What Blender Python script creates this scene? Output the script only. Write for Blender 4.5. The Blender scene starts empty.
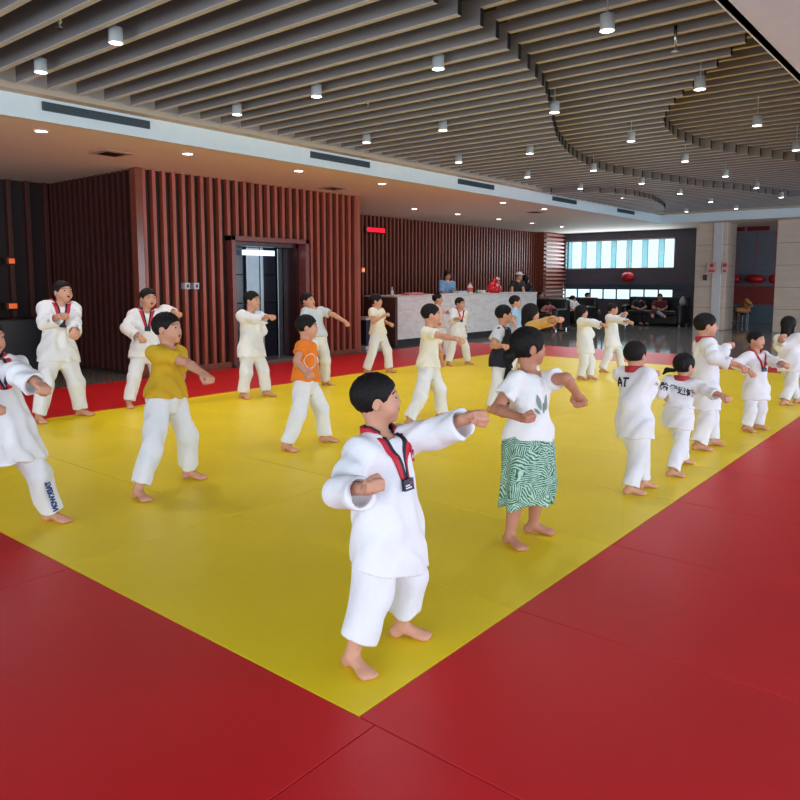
import bpy, bmesh, math, random
import numpy as np
from math import sin, cos, pi, radians, sqrt
from mathutils import Vector, Matrix
random.seed(7)
S = bpy.context.scene
COL = S.collection
# ------------------------------------------------------------------ camera
F, CX, CY = 727.0, 400.0, 356.0
PITCH, YAW, CH = radians(6), radians(39.4), 1.415
FW = np.array([cos(YAW)*cos(PITCH), sin(YAW)*cos(PITCH), -sin(PITCH)])
RT = np.array([sin(YAW), -cos(YAW), 0.0]); UPV = np.cross(RT, FW)
FH = np.array([cos(YAW), sin(YAW), 0.0]); ZZ = np.array([0, 0, 1.0])
CAM = np.array([0, 0, CH])
def ray(x, y): return FW*F + RT*(x-CX) - UPV*(y-CY)
def at(x, y, z=0.0):
    d = ray(x, y); return CAM + d*((z-CH)/d[2])
def deep(x, y, dp): return CAM + ray(x, y)*dp/F
def onX(x, y, X):
    d = ray(x, y); return CAM + d*X/d[0]
def onY(x, y, Y):
    d = ray(x, y); return CAM + d*Y/d[1]
def dep(p): return float((np.asarray(p)-CAM) @ FW)
cd = bpy.data.cameras.new('camera'); cam = bpy.data.objects.new('camera', cd); COL.objects.link(cam)
cam.location = CAM
cam.rotation_euler = (pi/2-PITCH, 0, YAW-pi/2)
cd.sensor_width = 36; cd.lens = F/800*36; cd.shift_y = -(400-CY)/800; cd.clip_end = 200
S.camera = cam
# ------------------------------------------------------------------ materials
def lin(c):
    return tuple(((v/255)/12.92 if v/255 <= .04045 else ((v/255+.055)/1.055)**2.4) for v in c)
MATS = {}
def mat(name, rgb, rough=.6, metal=0, var=.06, scale=8, bump=0, bscale=60, emit=None, es=0, stretch=None, spec=.5, trans=0, sheen=0):
    if name in MATS: return MATS[name]
    m = bpy.data.materials.new(name); m.use_nodes = True; nt = m.node_tree; N = nt.nodes; L = nt.links
    b = N['Principled BSDF']; c = lin(rgb)
    b.inputs['Roughness'].default_value = rough; b.inputs['Metallic'].default_value = metal
    b.inputs['Specular IOR Level'].default_value = spec
    if trans: b.inputs['Transmission Weight'].default_value = trans
    if sheen: b.inputs['Sheen Weight'].default_value = sheen
    tc = N.new('ShaderNodeTexCoord'); mp = N.new('ShaderNodeMapping'); L.new(tc.outputs['Object'], mp.inputs[0])
    if stretch: mp.inputs['Scale'].default_value = stretch
    n = N.new('ShaderNodeTexNoise'); n.inputs['Scale'].default_value = scale; n.inputs['Detail'].default_value = 4
    L.new(mp.outputs[0], n.inputs[0])
    r = N.new('ShaderNodeValToRGB'); r.color_ramp.elements[0].position = .3; r.color_ramp.elements[1].position = .7
    r.color_ramp.elements[0].color = (*[max(0, v*(1-var)) for v in c], 1)
    r.color_ramp.elements[1].color = (*[min(1, v*(1+var)) for v in c], 1)
    L.new(n.outputs[0], r.inputs[0]); L.new(r.outputs[0], b.inputs['Base Color'])
    if bump:
        n2 = N.new('ShaderNodeTexNoise'); n2.inputs['Scale'].default_value = bscale; n2.inputs['Detail'].default_value = 3
        L.new(mp.outputs[0], n2.inputs[0])
        bp = N.new('ShaderNodeBump'); bp.inputs['Strength'].default_value = bump; bp.inputs['Distance'].default_value = .01
        L.new(n2.outputs[0], bp.inputs['Height']); L.new(bp.outputs[0], b.inputs['Normal'])
    if emit:
        b.inputs['Emission Color'].default_value = (*lin(emit), 1); b.inputs['Emission Strength'].default_value = es
    MATS[name] = m; return m
def leafmat():
    m = bpy.data.materials.new('green_leaf_print'); m.use_nodes = True; nt = m.node_tree; N = nt.nodes; L = nt.links
    b = N['Principled BSDF']; b.inputs['Roughness'].default_value = .8
    tc = N.new('ShaderNodeTexCoord')
    v = N.new('ShaderNodeTexVoronoi'); v.inputs['Scale'].default_value = 16; L.new(tc.outputs['Object'], v.inputs[0])
    # fronds: stripes whose direction depends on the cell
    w = N.new('ShaderNodeTexWave'); w.inputs['Scale'].default_value = 30; w.inputs['Distortion'].default_value = 5
    ad = N.new('ShaderNodeVectorRotate'); ad.rotation_type = 'EULER_XYZ'
    mu = N.new('ShaderNodeVectorMath'); mu.operation = 'SCALE'; mu.inputs['Scale'].default_value = 6.28
    L.new(v.outputs['Color'], mu.inputs[0]); L.new(mu.outputs[0], ad.inputs['Rotation']); L.new(tc.outputs['Object'], ad.inputs['Vector'])
    L.new(ad.outputs[0], w.inputs[0])
    r = N.new('ShaderNodeValToRGB'); r.color_ramp.elements[0].position = .35; r.color_ramp.elements[1].position = .62
    r.color_ramp.elements[0].color = (*lin((40, 104, 76)), 1); r.color_ramp.elements[1].color = (*lin((184, 208, 194)), 1)
    e = r.color_ramp.elements.new(.48); e.color = (*lin((92, 156, 126)), 1)
    n5 = N.new('ShaderNodeTexNoise'); n5.inputs['Scale'].default_value = 38; n5.inputs['Detail'].default_value = 3; L.new(tc.outputs['Object'], n5.inputs[0])
    mm = N.new('ShaderNodeMath'); mm.operation = 'MULTIPLY_ADD'; L.new(w.outputs['Fac'], mm.inputs[0]); mm.inputs[1].default_value = .42
    m2 = N.new('ShaderNodeMath'); m2.operation = 'MULTIPLY'; L.new(n5.outputs[0], m2.inputs[0]); m2.inputs[1].default_value = .58
    L.new(m2.outputs[0], mm.inputs[2]); L.new(mm.outputs[0], r.inputs[0]); L.new(r.outputs[0], b.inputs['Base Color'])
    MATS['leaf'] = m; return m
def marble():
    m = bpy.data.materials.new('white_marble'); m.use_nodes = True; nt = m.node_tree; N = nt.nodes; L = nt.links
    b = N['Principled BSDF']; b.inputs['Roughness'].default_value = .35
    tc = N.new('ShaderNodeTexCoord'); mp = N.new('ShaderNodeMapping'); mp.inputs['Scale'].default_value = (.8, .8, 3.2); mp.inputs['Rotation'].default_value = (0, .12, 0)
    L.new(tc.outputs['Object'], mp.inputs[0])
    n = N.new('ShaderNodeTexNoise'); n.inputs['Scale'].default_value = 3.6; n.inputs['Detail'].default_value = 9; n.inputs['Distortion'].default_value = 1.6
    L.new(mp.outputs[0], n.inputs[0])
    r = N.new('ShaderNodeValToRGB'); r.color_ramp.elements[0].position = .42; r.color_ramp.elements[1].position = .55
    r.color_ramp.elements[0].color = (*lin((226, 222, 220)), 1); r.color_ramp.elements[1].color = (*lin((240, 237, 234)), 1)
    L.new(n.outputs[0], r.inputs[0]); L.new(r.outputs[0], b.inputs['Base Color'])
    MATS['marble'] = m; return m
# ------------------------------------------------------------------ object helpers
def tag(o, label=None, cat=None, group=None, kind=None):
    if label: o['label'] = label
    if cat: o['category'] = cat
    if group: o['group'] = group
    if kind: o['kind'] = kind
    return o
def empty(name, loc, label=None, cat=None, group=None, rz=0):
    o = bpy.data.objects.new(name, None); COL.objects.link(o); o.location = loc; o.rotation_euler[2] = rz
    o.empty_display_size = .1
    return tag(o, label, cat, group)
def link(name, me, m, parent=None, smooth=False, kind=None):
    """me is built in world coordinates; parent is an unrotated empty or mesh"""
    o = bpy.data.objects.new(name, me); COL.objects.link(o)
    for x in (m if isinstance(m, (list, tuple)) else [m]): me.materials.append(x)
    if smooth:
        for p in me.polygons: p.use_smooth = True
    if parent is not None:
        o.parent = parent
        if parent.type == 'EMPTY': o.matrix_parent_inverse = Matrix.Translation(-Vector(parent.location))
    if kind: o['kind'] = kind
    return o
def wloc(o):
    v = Vector((0, 0, 0))
    while o is not None:
        v += Vector(o.location); o = o.parent
    return v
class MB:
    def __init__(s): s.bm = bmesh.new()
    def box(s, a, b, bev=0):
        a, b = np.minimum(a, b), np.maximum(a, b)
        g = bmesh.ops.create_cube(s.bm, size=1)['verts']
        for v in g: v.co = Vector([(a[i]+b[i])/2 + v.co[i]*(b[i]-a[i]) for i in range(3)])
        if bev:
            es = {e for v in g for e in v.link_edges}
            bmesh.ops.bevel(s.bm, geom=list(es), offset=bev, segments=2, affect='EDGES', profile=.5)
        return s
    def obox(s, c, R, h, bev=0):
        g = bmesh.ops.create_cube(s.bm, size=2)['verts']
        for v in g:
            l = np.array(v.co)*h; v.co = Vector(np.asarray(c) + l[0]*np.asarray(R[0]) + l[1]*np.asarray(R[1]) + l[2]*np.asarray(R[2]))
        if bev:
            es = {e for v in g for e in v.link_edges}
            bmesh.ops.bevel(s.bm, geom=list(es), offset=bev, segments=2, affect='EDGES')
        return s
    def cyl(s, p, r, h, r2=None, seg=24, axis=(0, 0, 1)):
        q = Vector(axis).to_track_quat('Z', 'Y').to_matrix().to_4x4()
        g = bmesh.ops.create_cone(s.bm, cap_ends=True, segments=seg, radius1=r, radius2=r if r2 is None else r2, depth=h)['verts']
        M_ = Matrix.Translation(Vector(p)) @ q @ Matrix.Translation((0, 0, h/2))
        for v in g: v.co = M_ @ v.co
        return s
    def lathe(s, p, prof, seg=24, cap=True):
        rings = []
        for r, z in prof:
            rings.append([s.bm.verts.new((p[0]+r*cos(2*pi*k/seg), p[1]+r*sin(2*pi*k/seg), p[2]+z)) for k in range(seg)])
        for a, b in zip(rings, rings[1:]):
            for k in range(seg): s.bm.faces.new((a[k], a[(k+1) % seg], b[(k+1) % seg], b[k]))
        if cap:
            s.bm.faces.new(rings[0][::-1]); s.bm.faces.new(rings[-1])
        return s
    def ell(s, c, R, rad, seg=16):
        g = bmesh.ops.create_uvsphere(s.bm, u_segments=seg, v_segments=max(6, seg//2), radius=1)['verts']
        for v in g:
            l = np.array(v.co)*rad; v.co = Vector(np.asarray(c) + l[0]*np.asarray(R[0]) + l[1]*np.asarray(R[1]) + l[2]*np.asarray(R[2]))
        return s
    def done(s, name, m, parent=None, smooth=False, kind=None):
        bmesh.ops.recalc_face_normals(s.bm, faces=s.bm.faces)
        me = bpy.data.meshes.new(name); s.bm.to_mesh(me); s.bm.free()
        return link(name, me, m, parent, smooth, kind)
ID = (np.array([1., 0, 0]), np.array([0, 1., 0]), np.array([0, 0, 1.]))
# ------------------------------------------------------------------ signed distance modelling
def smin(a, b, k):
    h = np.clip(.5+.5*(b-a)/k, 0, 1); return b+(a-b)*h-k*h*(1-h)
def smax(a, b, k): return -smin(-a, -b, k)
def rc(P, a, b, ra, rb):
    a = np.asarray(a); ab = np.asarray(b)-a; L2 = max(float(ab@ab), 1e-9)
    q = P-a; t = np.clip(q@ab/L2, 0, 1)
    return np.sqrt(((q-t[:, None]*ab)**2).sum(1)) - (ra+(rb-ra)*t)
def ell(P, c, R, r):
    q = P-np.asarray(c); l = np.stack([q@R[i]/r[i] for i in range(3)], 1)
    k0 = np.sqrt((l**2).sum(1)); l2 = l/np.asarray(r); k1 = np.sqrt((l2**2).sum(1))+1e-9
    return k0*(k0-1)/k1
def loft(P, A, B, sec, sA, sB, off=None):
    A = np.asarray(A); ax = np.asarray(B)-A; L = np.linalg.norm(ax); ax = ax/L
    q = P-A; u = q@ax/L
    t = [s[0] for s in sec]
    a = np.interp(u, t, [s[1] for s in sec]); b = np.interp(u, t, [s[2] for s in sec])
    w = np.clip(u, 0, 1)[:, None]
    sv = sA*(1-w)+sB*w
    sv = sv-(sv@ax)[:, None]*ax; sv /= np.linalg.norm(sv, axis=1)[:, None]
    fv = np.cross(ax, sv)
    x = (q*sv).sum(1); y = (q*fv).sum(1)
    if off is not None: y = y-np.interp(u, t, off)
    d = (np.sqrt((x/a)**2+(y/b)**2)-1)*np.minimum(a, b)*.9
    return np.maximum(d, np.maximum((u-t[-1])*L, (t[0]-u)*L))
def grid_mesh(name, f, lo, hi, cell):
    """surface nets on a sparse grid"""
    lo = np.asarray(lo, float); hi = np.asarray(hi, float)
    K = 4
    nb = np.ceil((hi-lo)/(cell*K)).astype(int)+1
    n = nb*K+1
    bc = np.stack(np.meshgrid(*[np.arange(k) for k in nb], indexing='ij'), -1).reshape(-1, 3)
    cen = lo+(bc+.5)*cell*K
    fc = f(cen)
    act = bc[np.abs(fc) < cell*K*1.7]
    V = np.full(n, 9., np.float32)
    # fill sign from coarse
    sgn = np.where(fc < 0, -9., 9.).reshape(nb)
    V[:-1, :-1, :-1] = np.repeat(np.repeat(np.repeat(sgn, K, 0), K, 1), K, 2)
    o = np.stack(np.meshgrid(*[np.arange(K+1)]*3, indexing='ij'), -1).reshape(-1, 3)
    idx = (act[:, None, :]*K+o[None]).reshape(-1, 3)
    flat = np.unique((idx[:, 0]*n[1]+idx[:, 1])*n[2]+idx[:, 2])
    pts = np.stack([flat//(n[1]*n[2]), (flat//n[2]) % n[1], flat % n[2]], 1)
    vals = np.concatenate([f(lo+pts[i:i+400000]*cell) for i in range(0, len(pts), 400000)]) if len(pts) else np.zeros(0)
    V.reshape(-1)[flat] = vals
    inn = V < 0
    c = [(i, j, k) for i in (0, 1) for j in (0, 1) for k in (0, 1)]
    cnt = sum(inn[i:n[0]-1+i, j:n[1]-1+j, k:n[2]-1+k].astype(np.int8) for i, j, k in c)
    A = np.argwhere((cnt > 0) & (cnt < 8))
    vid = np.full(np.array(n)-1, -1, np.int64); vid[A[:, 0], A[:, 1], A[:, 2]] = np.arange(len(A))
    acc = np.zeros((len(A), 3)); num = np.zeros(len(A))
    for a in range(3):
        for p in (0, 1):
            for q in (0, 1):
                s = [0, 0, 0]; oth = [x for x in range(3) if x != a]; s[oth[0]] = p; s[oth[1]] = q
                e = list(s); e[a] = 1
                v0 = V[A[:, 0]+s[0], A[:, 1]+s[1], A[:, 2]+s[2]].astype(float); v1 = V[A[:, 0]+e[0], A[:, 1]+e[1], A[:, 2]+e[2]].astype(float)
                m = (v0 < 0) != (v1 < 0)
                t = np.where(m, v0/np.where(m, v0-v1, 1), 0)
                pos = np.tile(np.array(s, float), (len(A), 1)); pos[:, a] = t
                acc += pos*m[:, None]; num += m
    co = lo+(A+acc/np.maximum(num, 1)[:, None])*cell
    faces = []
    for a in range(3):
        b, d = (a+1) % 3, (a+2) % 3
        sl0 = [slice(0, n[x]) for x in range(3)]; sl1 = list(sl0)
        sl0[a] = slice(0, n[a]-1); sl1[a] = slice(1, n[a])
        e0 = inn[tuple(sl0)]; e1 = inn[tuple(sl1)]
        E = np.argwhere(e0 != e1)
        E = E[(E[:, b] > 0) & (E[:, d] > 0) & (E[:, b] < n[b]-1) & (E[:, d] < n[d]-1)]
        sg = e0[E[:, 0], E[:, 1], E[:, 2]]
        def cell_(db, dd):
            q = E.copy(); q[:, b] -= db; q[:, d] -= dd; return vid[q[:, 0], q[:, 1], q[:, 2]]
        Q = np.stack([cell_(1, 1), cell_(0, 1), cell_(0, 0), cell_(1, 0)], 1)
        Q[~sg] = Q[~sg][:, ::-1]
        faces.append(Q[(Q >= 0).all(1)])
    Q = np.concatenate(faces)
    me = bpy.data.meshes.new(name)
    me.vertices.add(len(co)); me.vertices.foreach_set('co', co.astype(np.float32).ravel())
    me.loops.add(Q.size); me.loops.foreach_set('vertex_index', Q.astype(np.int32).ravel())
    me.polygons.add(len(Q)); me.polygons.foreach_set('loop_start', np.arange(0, Q.size, 4, dtype=np.int32))
    me.polygons.foreach_set('use_smooth', np.ones(len(Q), bool))
    me.update(calc_edges=True); me.validate()
    return me
def trace(f, o, d, n=40):
    """march points o (n,3) along d until f=0"""
    P = np.array(o, float); d = np.asarray(d)
    for _ in range(n): P = P+np.clip(f(P), -.02, .05)[:, None]*d*.9
    return P
def norm(v):
    v = np.asarray(v, float); return v/np.linalg.norm(v)
def vdir(deg):
    """0 = picture right, 90 = away from the camera, -90 = towards it"""
    return RT*cos(radians(deg))+FH*sin(radians(deg))
# ================================================================== THE SETTING
M_stone = mat('grey_polished_stone', (122, 120, 118), .08, var=.12, scale=1.2)
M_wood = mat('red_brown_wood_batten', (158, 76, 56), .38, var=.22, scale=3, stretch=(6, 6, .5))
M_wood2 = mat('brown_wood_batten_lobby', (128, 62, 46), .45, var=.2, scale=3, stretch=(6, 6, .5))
M_back = mat('dark_backboard', (30, 12, 12), .6, var=.1)
M_white = mat('white_plaster', (226, 216, 210), .8, var=.02)
M_soff = mat('soffit_bounce_tint', (232, 214, 202), .75, var=.02)  # warm bounce from floor and wood is tinted into this white
M_fascia = mat('white_fascia_paint', (216, 230, 240), .7, var=.02)
M_ledge = mat('beige_ledge_paint', (186, 172, 158), .7, var=.03)
M_slat = mat('grey_brown_slat', (134, 130, 132), .5, var=.10, scale=4, stretch=(1, .3, 1))
M_slatb = mat('tan_slat_edge', (192, 190, 190), .5, var=.06, scale=4)
M_endshade = mat('slat_end_shade', (14, 14, 16), .9)
M_chrome = mat('brushed_chrome', (200, 205, 210), .25, metal=1, var=.03)
M_lamp = mat('lit_lamp_face', (255, 250, 240), .5, emit=(255, 247, 235), es=12)
M_dark = mat('dark_grey_cladding', (84, 80, 92), .5, var=.12, scale=2, stretch=(1, 1, 6))
M_beige = mat('beige_stone_pillar', (200, 180, 164), .4, var=.08, scale=2, stretch=(1, 1, 4))
M_glass_navy = mat('navy_glass_panel', (30, 34, 48), .12, var=.1)
M_black = mat('black_leather', (20, 20, 23), .35, var=.1)
M_yel = mat('yellow_mat', (246, 216, 22), .42, var=.05, scale=1.5, bump=.12, bscale=220)
M_red = mat('red_mat', (206, 22, 32), .42, var=.06, scale=1.5, bump=.12, bscale=220)
M_bright = None
# floor
MB().box((-6, -8, -.30), (30, 14.5, -.04)).done('floor', M_stone, kind='structure')
# battened walls -----------------------------------------------------
def battens_x(name, x0, x1, y, z0, z1, sp, w, d, m, holes=(), wallname='wall'):
    wl = MB().box((x0, y+d, 0-.04), (x1, y+d+.15, z1))
    o = wl.done(wallname, M_back, kind='structure')
    b = MB(); n = int((x1-x0)/sp)
    for i in range(n+1):
        x = x0+i*sp; lo = z0
        for (a, c, top) in holes:
            if x+w > a and x < c: lo = top
        if x+w <= x1+1e-6: b.box((x, y, lo), (x+w, y+d, z1), .004)
    b.done('batten', m, o, kind='structure'); return o
# main elevator wall with its opening
o = MB()
o.box((5.95, 9.87, -.04), (7.56, 10.0, 3.03)); o.box((9.16, 9.87, -.04), (10.6, 10.0, 3.03)); o.box((7.56, 9.87, 2.05), (9.16, 10.0, 3.03))
wall_b = o.done('wall_back', M_back, kind='structure')
b = MB(); x = 5.97
while x < 10.58:
    inside = 7.50 < x+.06 and x < 9.22
    b.box((x, 9.78, 2.13 if inside else 0.03), (x+.058, 9.88, 3.03), .004); x += .1685
b.done('batten', M_wood, wall_b, kind='structure')
MB().box((5.84, 9.74, -.04), (5.955, 9.90, 3.03), .01).done('corner_post', mat('glossy_wood_corner', (120, 62, 46), .18, var=.1), wall_b, kind='structure')
MB().box((10.56, 9.76, -.04), (10.66, 12.6, 3.03), .01).done('end_panel', M_wood, wall_b, kind='structure')
MB().box((5.95, 9.765, -.04), (7.5, 9.79, .06)).box((9.22, 9.765, -.04), (10.6, 9.79, .06)).done('baseboard_back', M_wood2, kind='structure')
# side return going away on the left
o = MB().box((5.95, 9.9, -.04), (6.08, 12.6, 3.03)).done('wall_side', M_back, kind='structure')
b = MB()
for i in range(16): b.box((5.90, 9.96+i*.168, 0), (5.96, 10.02+i*.168, 3.03), .003)
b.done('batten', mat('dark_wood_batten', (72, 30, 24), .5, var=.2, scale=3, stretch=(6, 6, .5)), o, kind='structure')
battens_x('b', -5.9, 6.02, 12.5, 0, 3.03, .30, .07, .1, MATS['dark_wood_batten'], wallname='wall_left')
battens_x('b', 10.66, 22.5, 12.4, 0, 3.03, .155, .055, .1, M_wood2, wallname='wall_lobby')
# horizontally ribbed wood pier
o = MB().box((22.5, 12.12, -.04), (24, 12.5, 3.03)).done('wall_pier', M_wood2, kind='structure')
b = MB()
for i in range(22): b.box((22.5, 12.02, .04+i*.137), (24.0, 12.13, .10+i*.137), .003)
b.done('rib', mat('pink_brown_rib', (166, 112, 100), .4, var=.1), o, kind='structure')
# far wall with the high window and the low glass band
o = MB()
X0, X1 = 24.0, 24.25
o.box((X0, 7.2, 2.74), (X1, 12.6, 3.03)); o.box((X0, 7.2, 1.24), (X1, 12.6, 1.80)); o.box((X0, 7.2, 1.80), (X1, 8.22, 2.74))
o.box((X0, 12.06, 1.80), (X1, 12.6, 2.74)); o.box((X0, 7.2, -.04), (X1, 12.6, .74)); o.box((X0, 7.2, .74), (X1, 8.2, 1.24))
far = o.done('wall_far', M_dark, kind='structure')
M_fin = mat('pale_cyan_fin', (196, 242, 244), .25, var=.03, trans=.9)
M_glass = mat('window_glass', (225, 245, 250), .02, var=.0, trans=1)
w1 = MB()
w1.box((X0-.02, 8.18, 1.77), (X0+.1, 12.08, 1.81)).box((X0-.02, 8.18, 2.73), (X0+.1, 12.08, 2.77)).box((X0-.02, 8.18, 1.77), (X0+.1, 8.22, 2.77)).box((X0-.02, 12.04, 1.77), (X0+.1, 12.08, 2.77))
w1 = w1.done('window_1', M_chrome, kind='structure')
b = MB()
for i in range(7):
    y = 8.75+i*.55
    b.obox((X0+.32, y, 2.27), (norm((.55, 1, 0)), norm((-1, .55, 0)), ZZ), (.13, .015, .5))
b.done('fin', M_fin, w1, kind='structure')
MB().box((X0+.05, 8.2, 1.8), (X0+.06, 12.05, 2.74)).done('glass', M_glass, w1, kind='structure')
b = MB()
for y in [8.2+i*.48 for i in range(9)]: b.box((X0+.0, y, .74), (X0+.05, y+.035, 1.10))
b.box((X0-.03, 7.2, 1.08), (X0+.02, 12.1, 1.25)); b.box((X0-.01, 8.2, .72), (X0+.06, 12.1, .76))
w2 = b.done('window_2', mat('slate_blue_glass_band', (56, 74, 90), .2, var=.15), kind='structure')
MB().box((X0+.06, 8.2, .76), (X0+.07, 12.1, 1.08)).done('glass', M_glass, w2, kind='structure')
MB().box((X0-.06, 7.2, .0), (X0-.01, 12.1, .02)).done('trim_1', M_dark, kind='structure')
# beige pillars
def pillar(n, y0, y1):
    o = MB().box((22.0, y0, -.04), (22.9, y1, 3.03), .02).done(n, M_beige, kind='structure')
    b = MB()
    for z in (.6, 1.2, 1.8, 2.4): b.box((21.995, y0-.004, z), (22.905, y1+.004, z+.012))
    b.done('joint_line', mat('pillar_joint', (120, 106, 96), .5), o, kind='structure')
    return o
pillar('trim_2', 6.05, 6.92); pillar('trim_3', 3.6, 4.78)
MB().box((21.95, 6.18, -.04), (22.02, 6.42, 3.03), .01).done('trim_4', mat('pale_metal_strip', (198, 196, 200), .3, var=.03), kind='structure')
# recess wall at the right rear
wr = MB().box((27, -8, -.04), (27.2, 7.6, 3.03)).done('wall_right_rear', mat('blue_grey_panel', (112, 112, 124), .6, var=.08), kind='structure')
za, zb = onX(735, 286, 27)[2], onX(735, 304, 27)[2]
MB().box((26.95, 1, zb), (27.0, 7.9, za)).done('red_band', mat('dull_red_panel', (142, 50, 48), .5, var=.1), wr, kind='structure')
MB().box((26.96, 1, -.02), (27.0, 7.9, zb)).done('grey_dado', mat('slate_dado', (92, 108, 118), .4), wr, kind='structure')
MB().box((24.25, 7.4, -.04), (27.1, 7.6, 3.03)).done('wall_recess', MATS['blue_grey_panel'], kind='structure')
# walls behind the photographer: glazed, daylight comes through them
o = MB()
for a, c in ((-6, -5.6), (-.4, 0.1), (6.4, 6.9), (12.8, 13.3), (19.6, 20.1), (26.4, 27.2)): o.box((a, -8, -.04), (c, -7.8, 3.03))
o.box((-6, -8, -.04), (27.2, -7.8, .1)).box((-6, -8, 2.9), (27.2, -7.8, 3.3))
o.done('wall_right', M_white, kind='structure')
o = MB()
for a, c in ((-8, -7.6), (-1.4, -1.1), (5.2, 5.5), (12, 12.6)): o.box((-6, a, -.04), (-5.8, c, 3.03))
o.box((-6, -8, -.04), (-5.8, 12.6, .1)).box((-6, -8, 2.9), (-5.8, 12.6, 3.3))
o.done('wall_front', M_white, kind='structure')
# ---- ceiling: flat soffit ring around the slatted tray
ZS, YN, YS, XE, XW = 3.03, 7.7, 1.38, 21.2, -2.0
o = MB()
o.box((-6, YN, ZS), (28, 12.7, 3.2)).box((XE, YS, ZS), (28, YN, 3.2)).box((-6, YS, ZS), (XW, YN, 3.2))
ceil = o.done('ceiling', M_soff, kind='structure')
MB().box((-6, -8, ZS), (28, YS, 3.2)).done('side_soffit', mat('soffit_daylight_tint', (212, 222, 244), .75, var=.02), ceil, kind='structure')  # same soffit, with the cool daylight put into its colour
MB().box((-6, YS-1, 4.0), (28, YN+1, 4.1)).done('ceiling_void', mat('dark_plenum', (38, 36, 40), .9), ceil, kind='structure')
o = MB().box((XW, YN-.012, ZS), (XE, YN+.05, 3.28)).box((XE-.02, YS, ZS), (XE+.05, YN, 3.28)).box((XW, YS-.05, ZS), (XE, YS+.012, 3.6))
o.box((XW, YN-.03, ZS-.004), (XE, YN+.02, ZS+.045)).box((XE-.03, YS, ZS-.004), (XE+.02, YN, ZS+.045))
o.done('trim_5', M_fascia, kind='structure')
MB().box((XW, YN-.17, 3.26), (XE, YN+.04, 3.33)).box((XE-.17, YS, 3.26), (XE+.04, YN, 3.33)).done('trim_6', M_ledge, kind='structure')
MB().box((XW, YN-.10, 3.33), (XE, YN, 4.0)).box((XE-.10, YS, 3.33), (XE, YN, 4.0)).box((XW, YS-.1, 3.2), (XE, YS, 4.0)).done('trim_7', M_white, kind='structure')
c1 = [(-3, 2.9), (3, 3.05), (4.23, 3.12), (4.87, 3.13), (5.19, 3.22), (5.5, 3.29), (6.07, 3.44), (6.64, 3.62), (7.1, 3.82), (7.53, 4.02), (8.27, 4.37), (9.04, 4.72), (9.95, 5.05), (10.69, 5.25), (11.59, 5.42), (12.45, 5.44), (13.4, 5.27), (14.28, 5.06), (15.6, 4.8), (16.67, 4.38), (18.5, 3.9), (21, 2.2)]
c2 = [(-3, .8), (5, 1.2), (6.08, 1.52), (6.95, 1.86), (7.22, 2.07), (7.6, 2.32), (7.9, 2.53), (8.23, 2.76), (8.64, 3.03), (9.04, 3.25), (9.45, 3.44), (9.83, 3.56), (10.67, 3.71), (11.71, 3.68), (12.66, 3.36), (13.92, 2.9), (15.5, 2.1), (17, 1.2), (22, 0)]
c0 = [(13.6, 7.6), (14.0, 6.75), (14.6, 6.3), (15.2, 6.12), (16.37, 6.15), (17.2, 6.3), (18.05, 6.48), (19.03, 6.8), (19.5, 7.2), (19.7, 7.6)]
ip = lambda c, x: float(np.interp(x, [p[0] for p in c], [p[1] for p in c]))
body, edge, cap = MB(), MB(), MB()
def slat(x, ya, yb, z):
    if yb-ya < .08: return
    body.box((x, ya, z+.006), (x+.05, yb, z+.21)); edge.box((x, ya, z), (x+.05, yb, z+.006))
    cap.box((x+.001, ya-.003, z+.001), (x+.049, ya, z+.21))  # closed end face, painted black for the shade inside a hollow slat
x = -1.85
while x < XE-.2:
    a, b2 = ip(c1, x), ip(c2, x); top = YN-.24
    lo = YS+.02
    y1 = min(max(a, lo), top); y2 = min(max(b2, lo), y1)
    if 13.6 < x < 19.7:
        y0 = ip(c0, x); slat(x, y0, top, 3.20); slat(x, y1, y0, 3.30)
    else: slat(x, y1, top, 3.30)
    slat(x, y2, y1, 3.43); slat(x, lo, y2, 3.56); x += .3
sl = body.done('ceiling_slats', M_slat, ceil, kind='structure')
edge.done('slat_edge', M_slatb, sl, kind='structure'); cap.done('slat_end', M_endshade, sl, kind='structure')
# elevator doorway
o = MB(); 
o.box((7.50, 9.70, 0), (7.58, 9.90, 2.13), .005).box((9.14, 9.70, 0), (9.22, 9.90, 2.13), .005).box((7.50, 9.70, 2.05), (9.22, 9.90, 2.13), .005)
d1 = o.done('door_1', mat('maroon_door_frame', (118, 58, 52), .3, var=.1), kind='structure')
MB().box((7.45, 9.9, -.02), (7.60, 10.8, 2.15)).box((9.09, 9.9, -.02), (9.3, 10.8, 2.15)).box((7.45, 9.9, 1.98), (9.3, 10.8, 2.15)).box((7.45, 10.6, -.02), (9.3, 10.8, 2.15)).done('door_jamb', mat('dark_maroon_jamb', (58, 26, 28), .25), d1, kind='structure')
o = MB()
ex = lambda px: float(onY(px, 300, 10.3)[0])
for (a, c) in ((7.58, ex(244.5)), (ex(262.5), ex(276))):
    for z0 in (0, .5, 1.0, 1.5): o.box((a, 10.3, z0+.005), (c, 10.34, z0+.495), .004)
o.done('door_leaf', M_glass_navy, d1, kind='structure')
MB().box((ex(245), 10.24, 0), (ex(248), 10.32, 1.98), .01).box((ex(248), 10.27, 0), (ex(259), 10.33, 1.98), .01).box((ex(259), 10.24, 0), (ex(262), 10.32, 1.98), .01).done('steel_stile', mat('polished_steel', (150, 160, 168), .35, metal=1), d1, kind='structure')
MB().box((ex(277), 10.27, 0), (ex(282), 10.33, 1.98), .01).done('steel_stile', MATS['polished_steel'], d1, kind='structure')
MB().box((ex(283), 10.3, 0), (9.14, 10.34, 1.98)).box((7.5, 10.62, -.02), (9.2, 10.7, 2.05)).done('dark_panel', MATS['dark_maroon_jamb'], d1, kind='structure')
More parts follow.
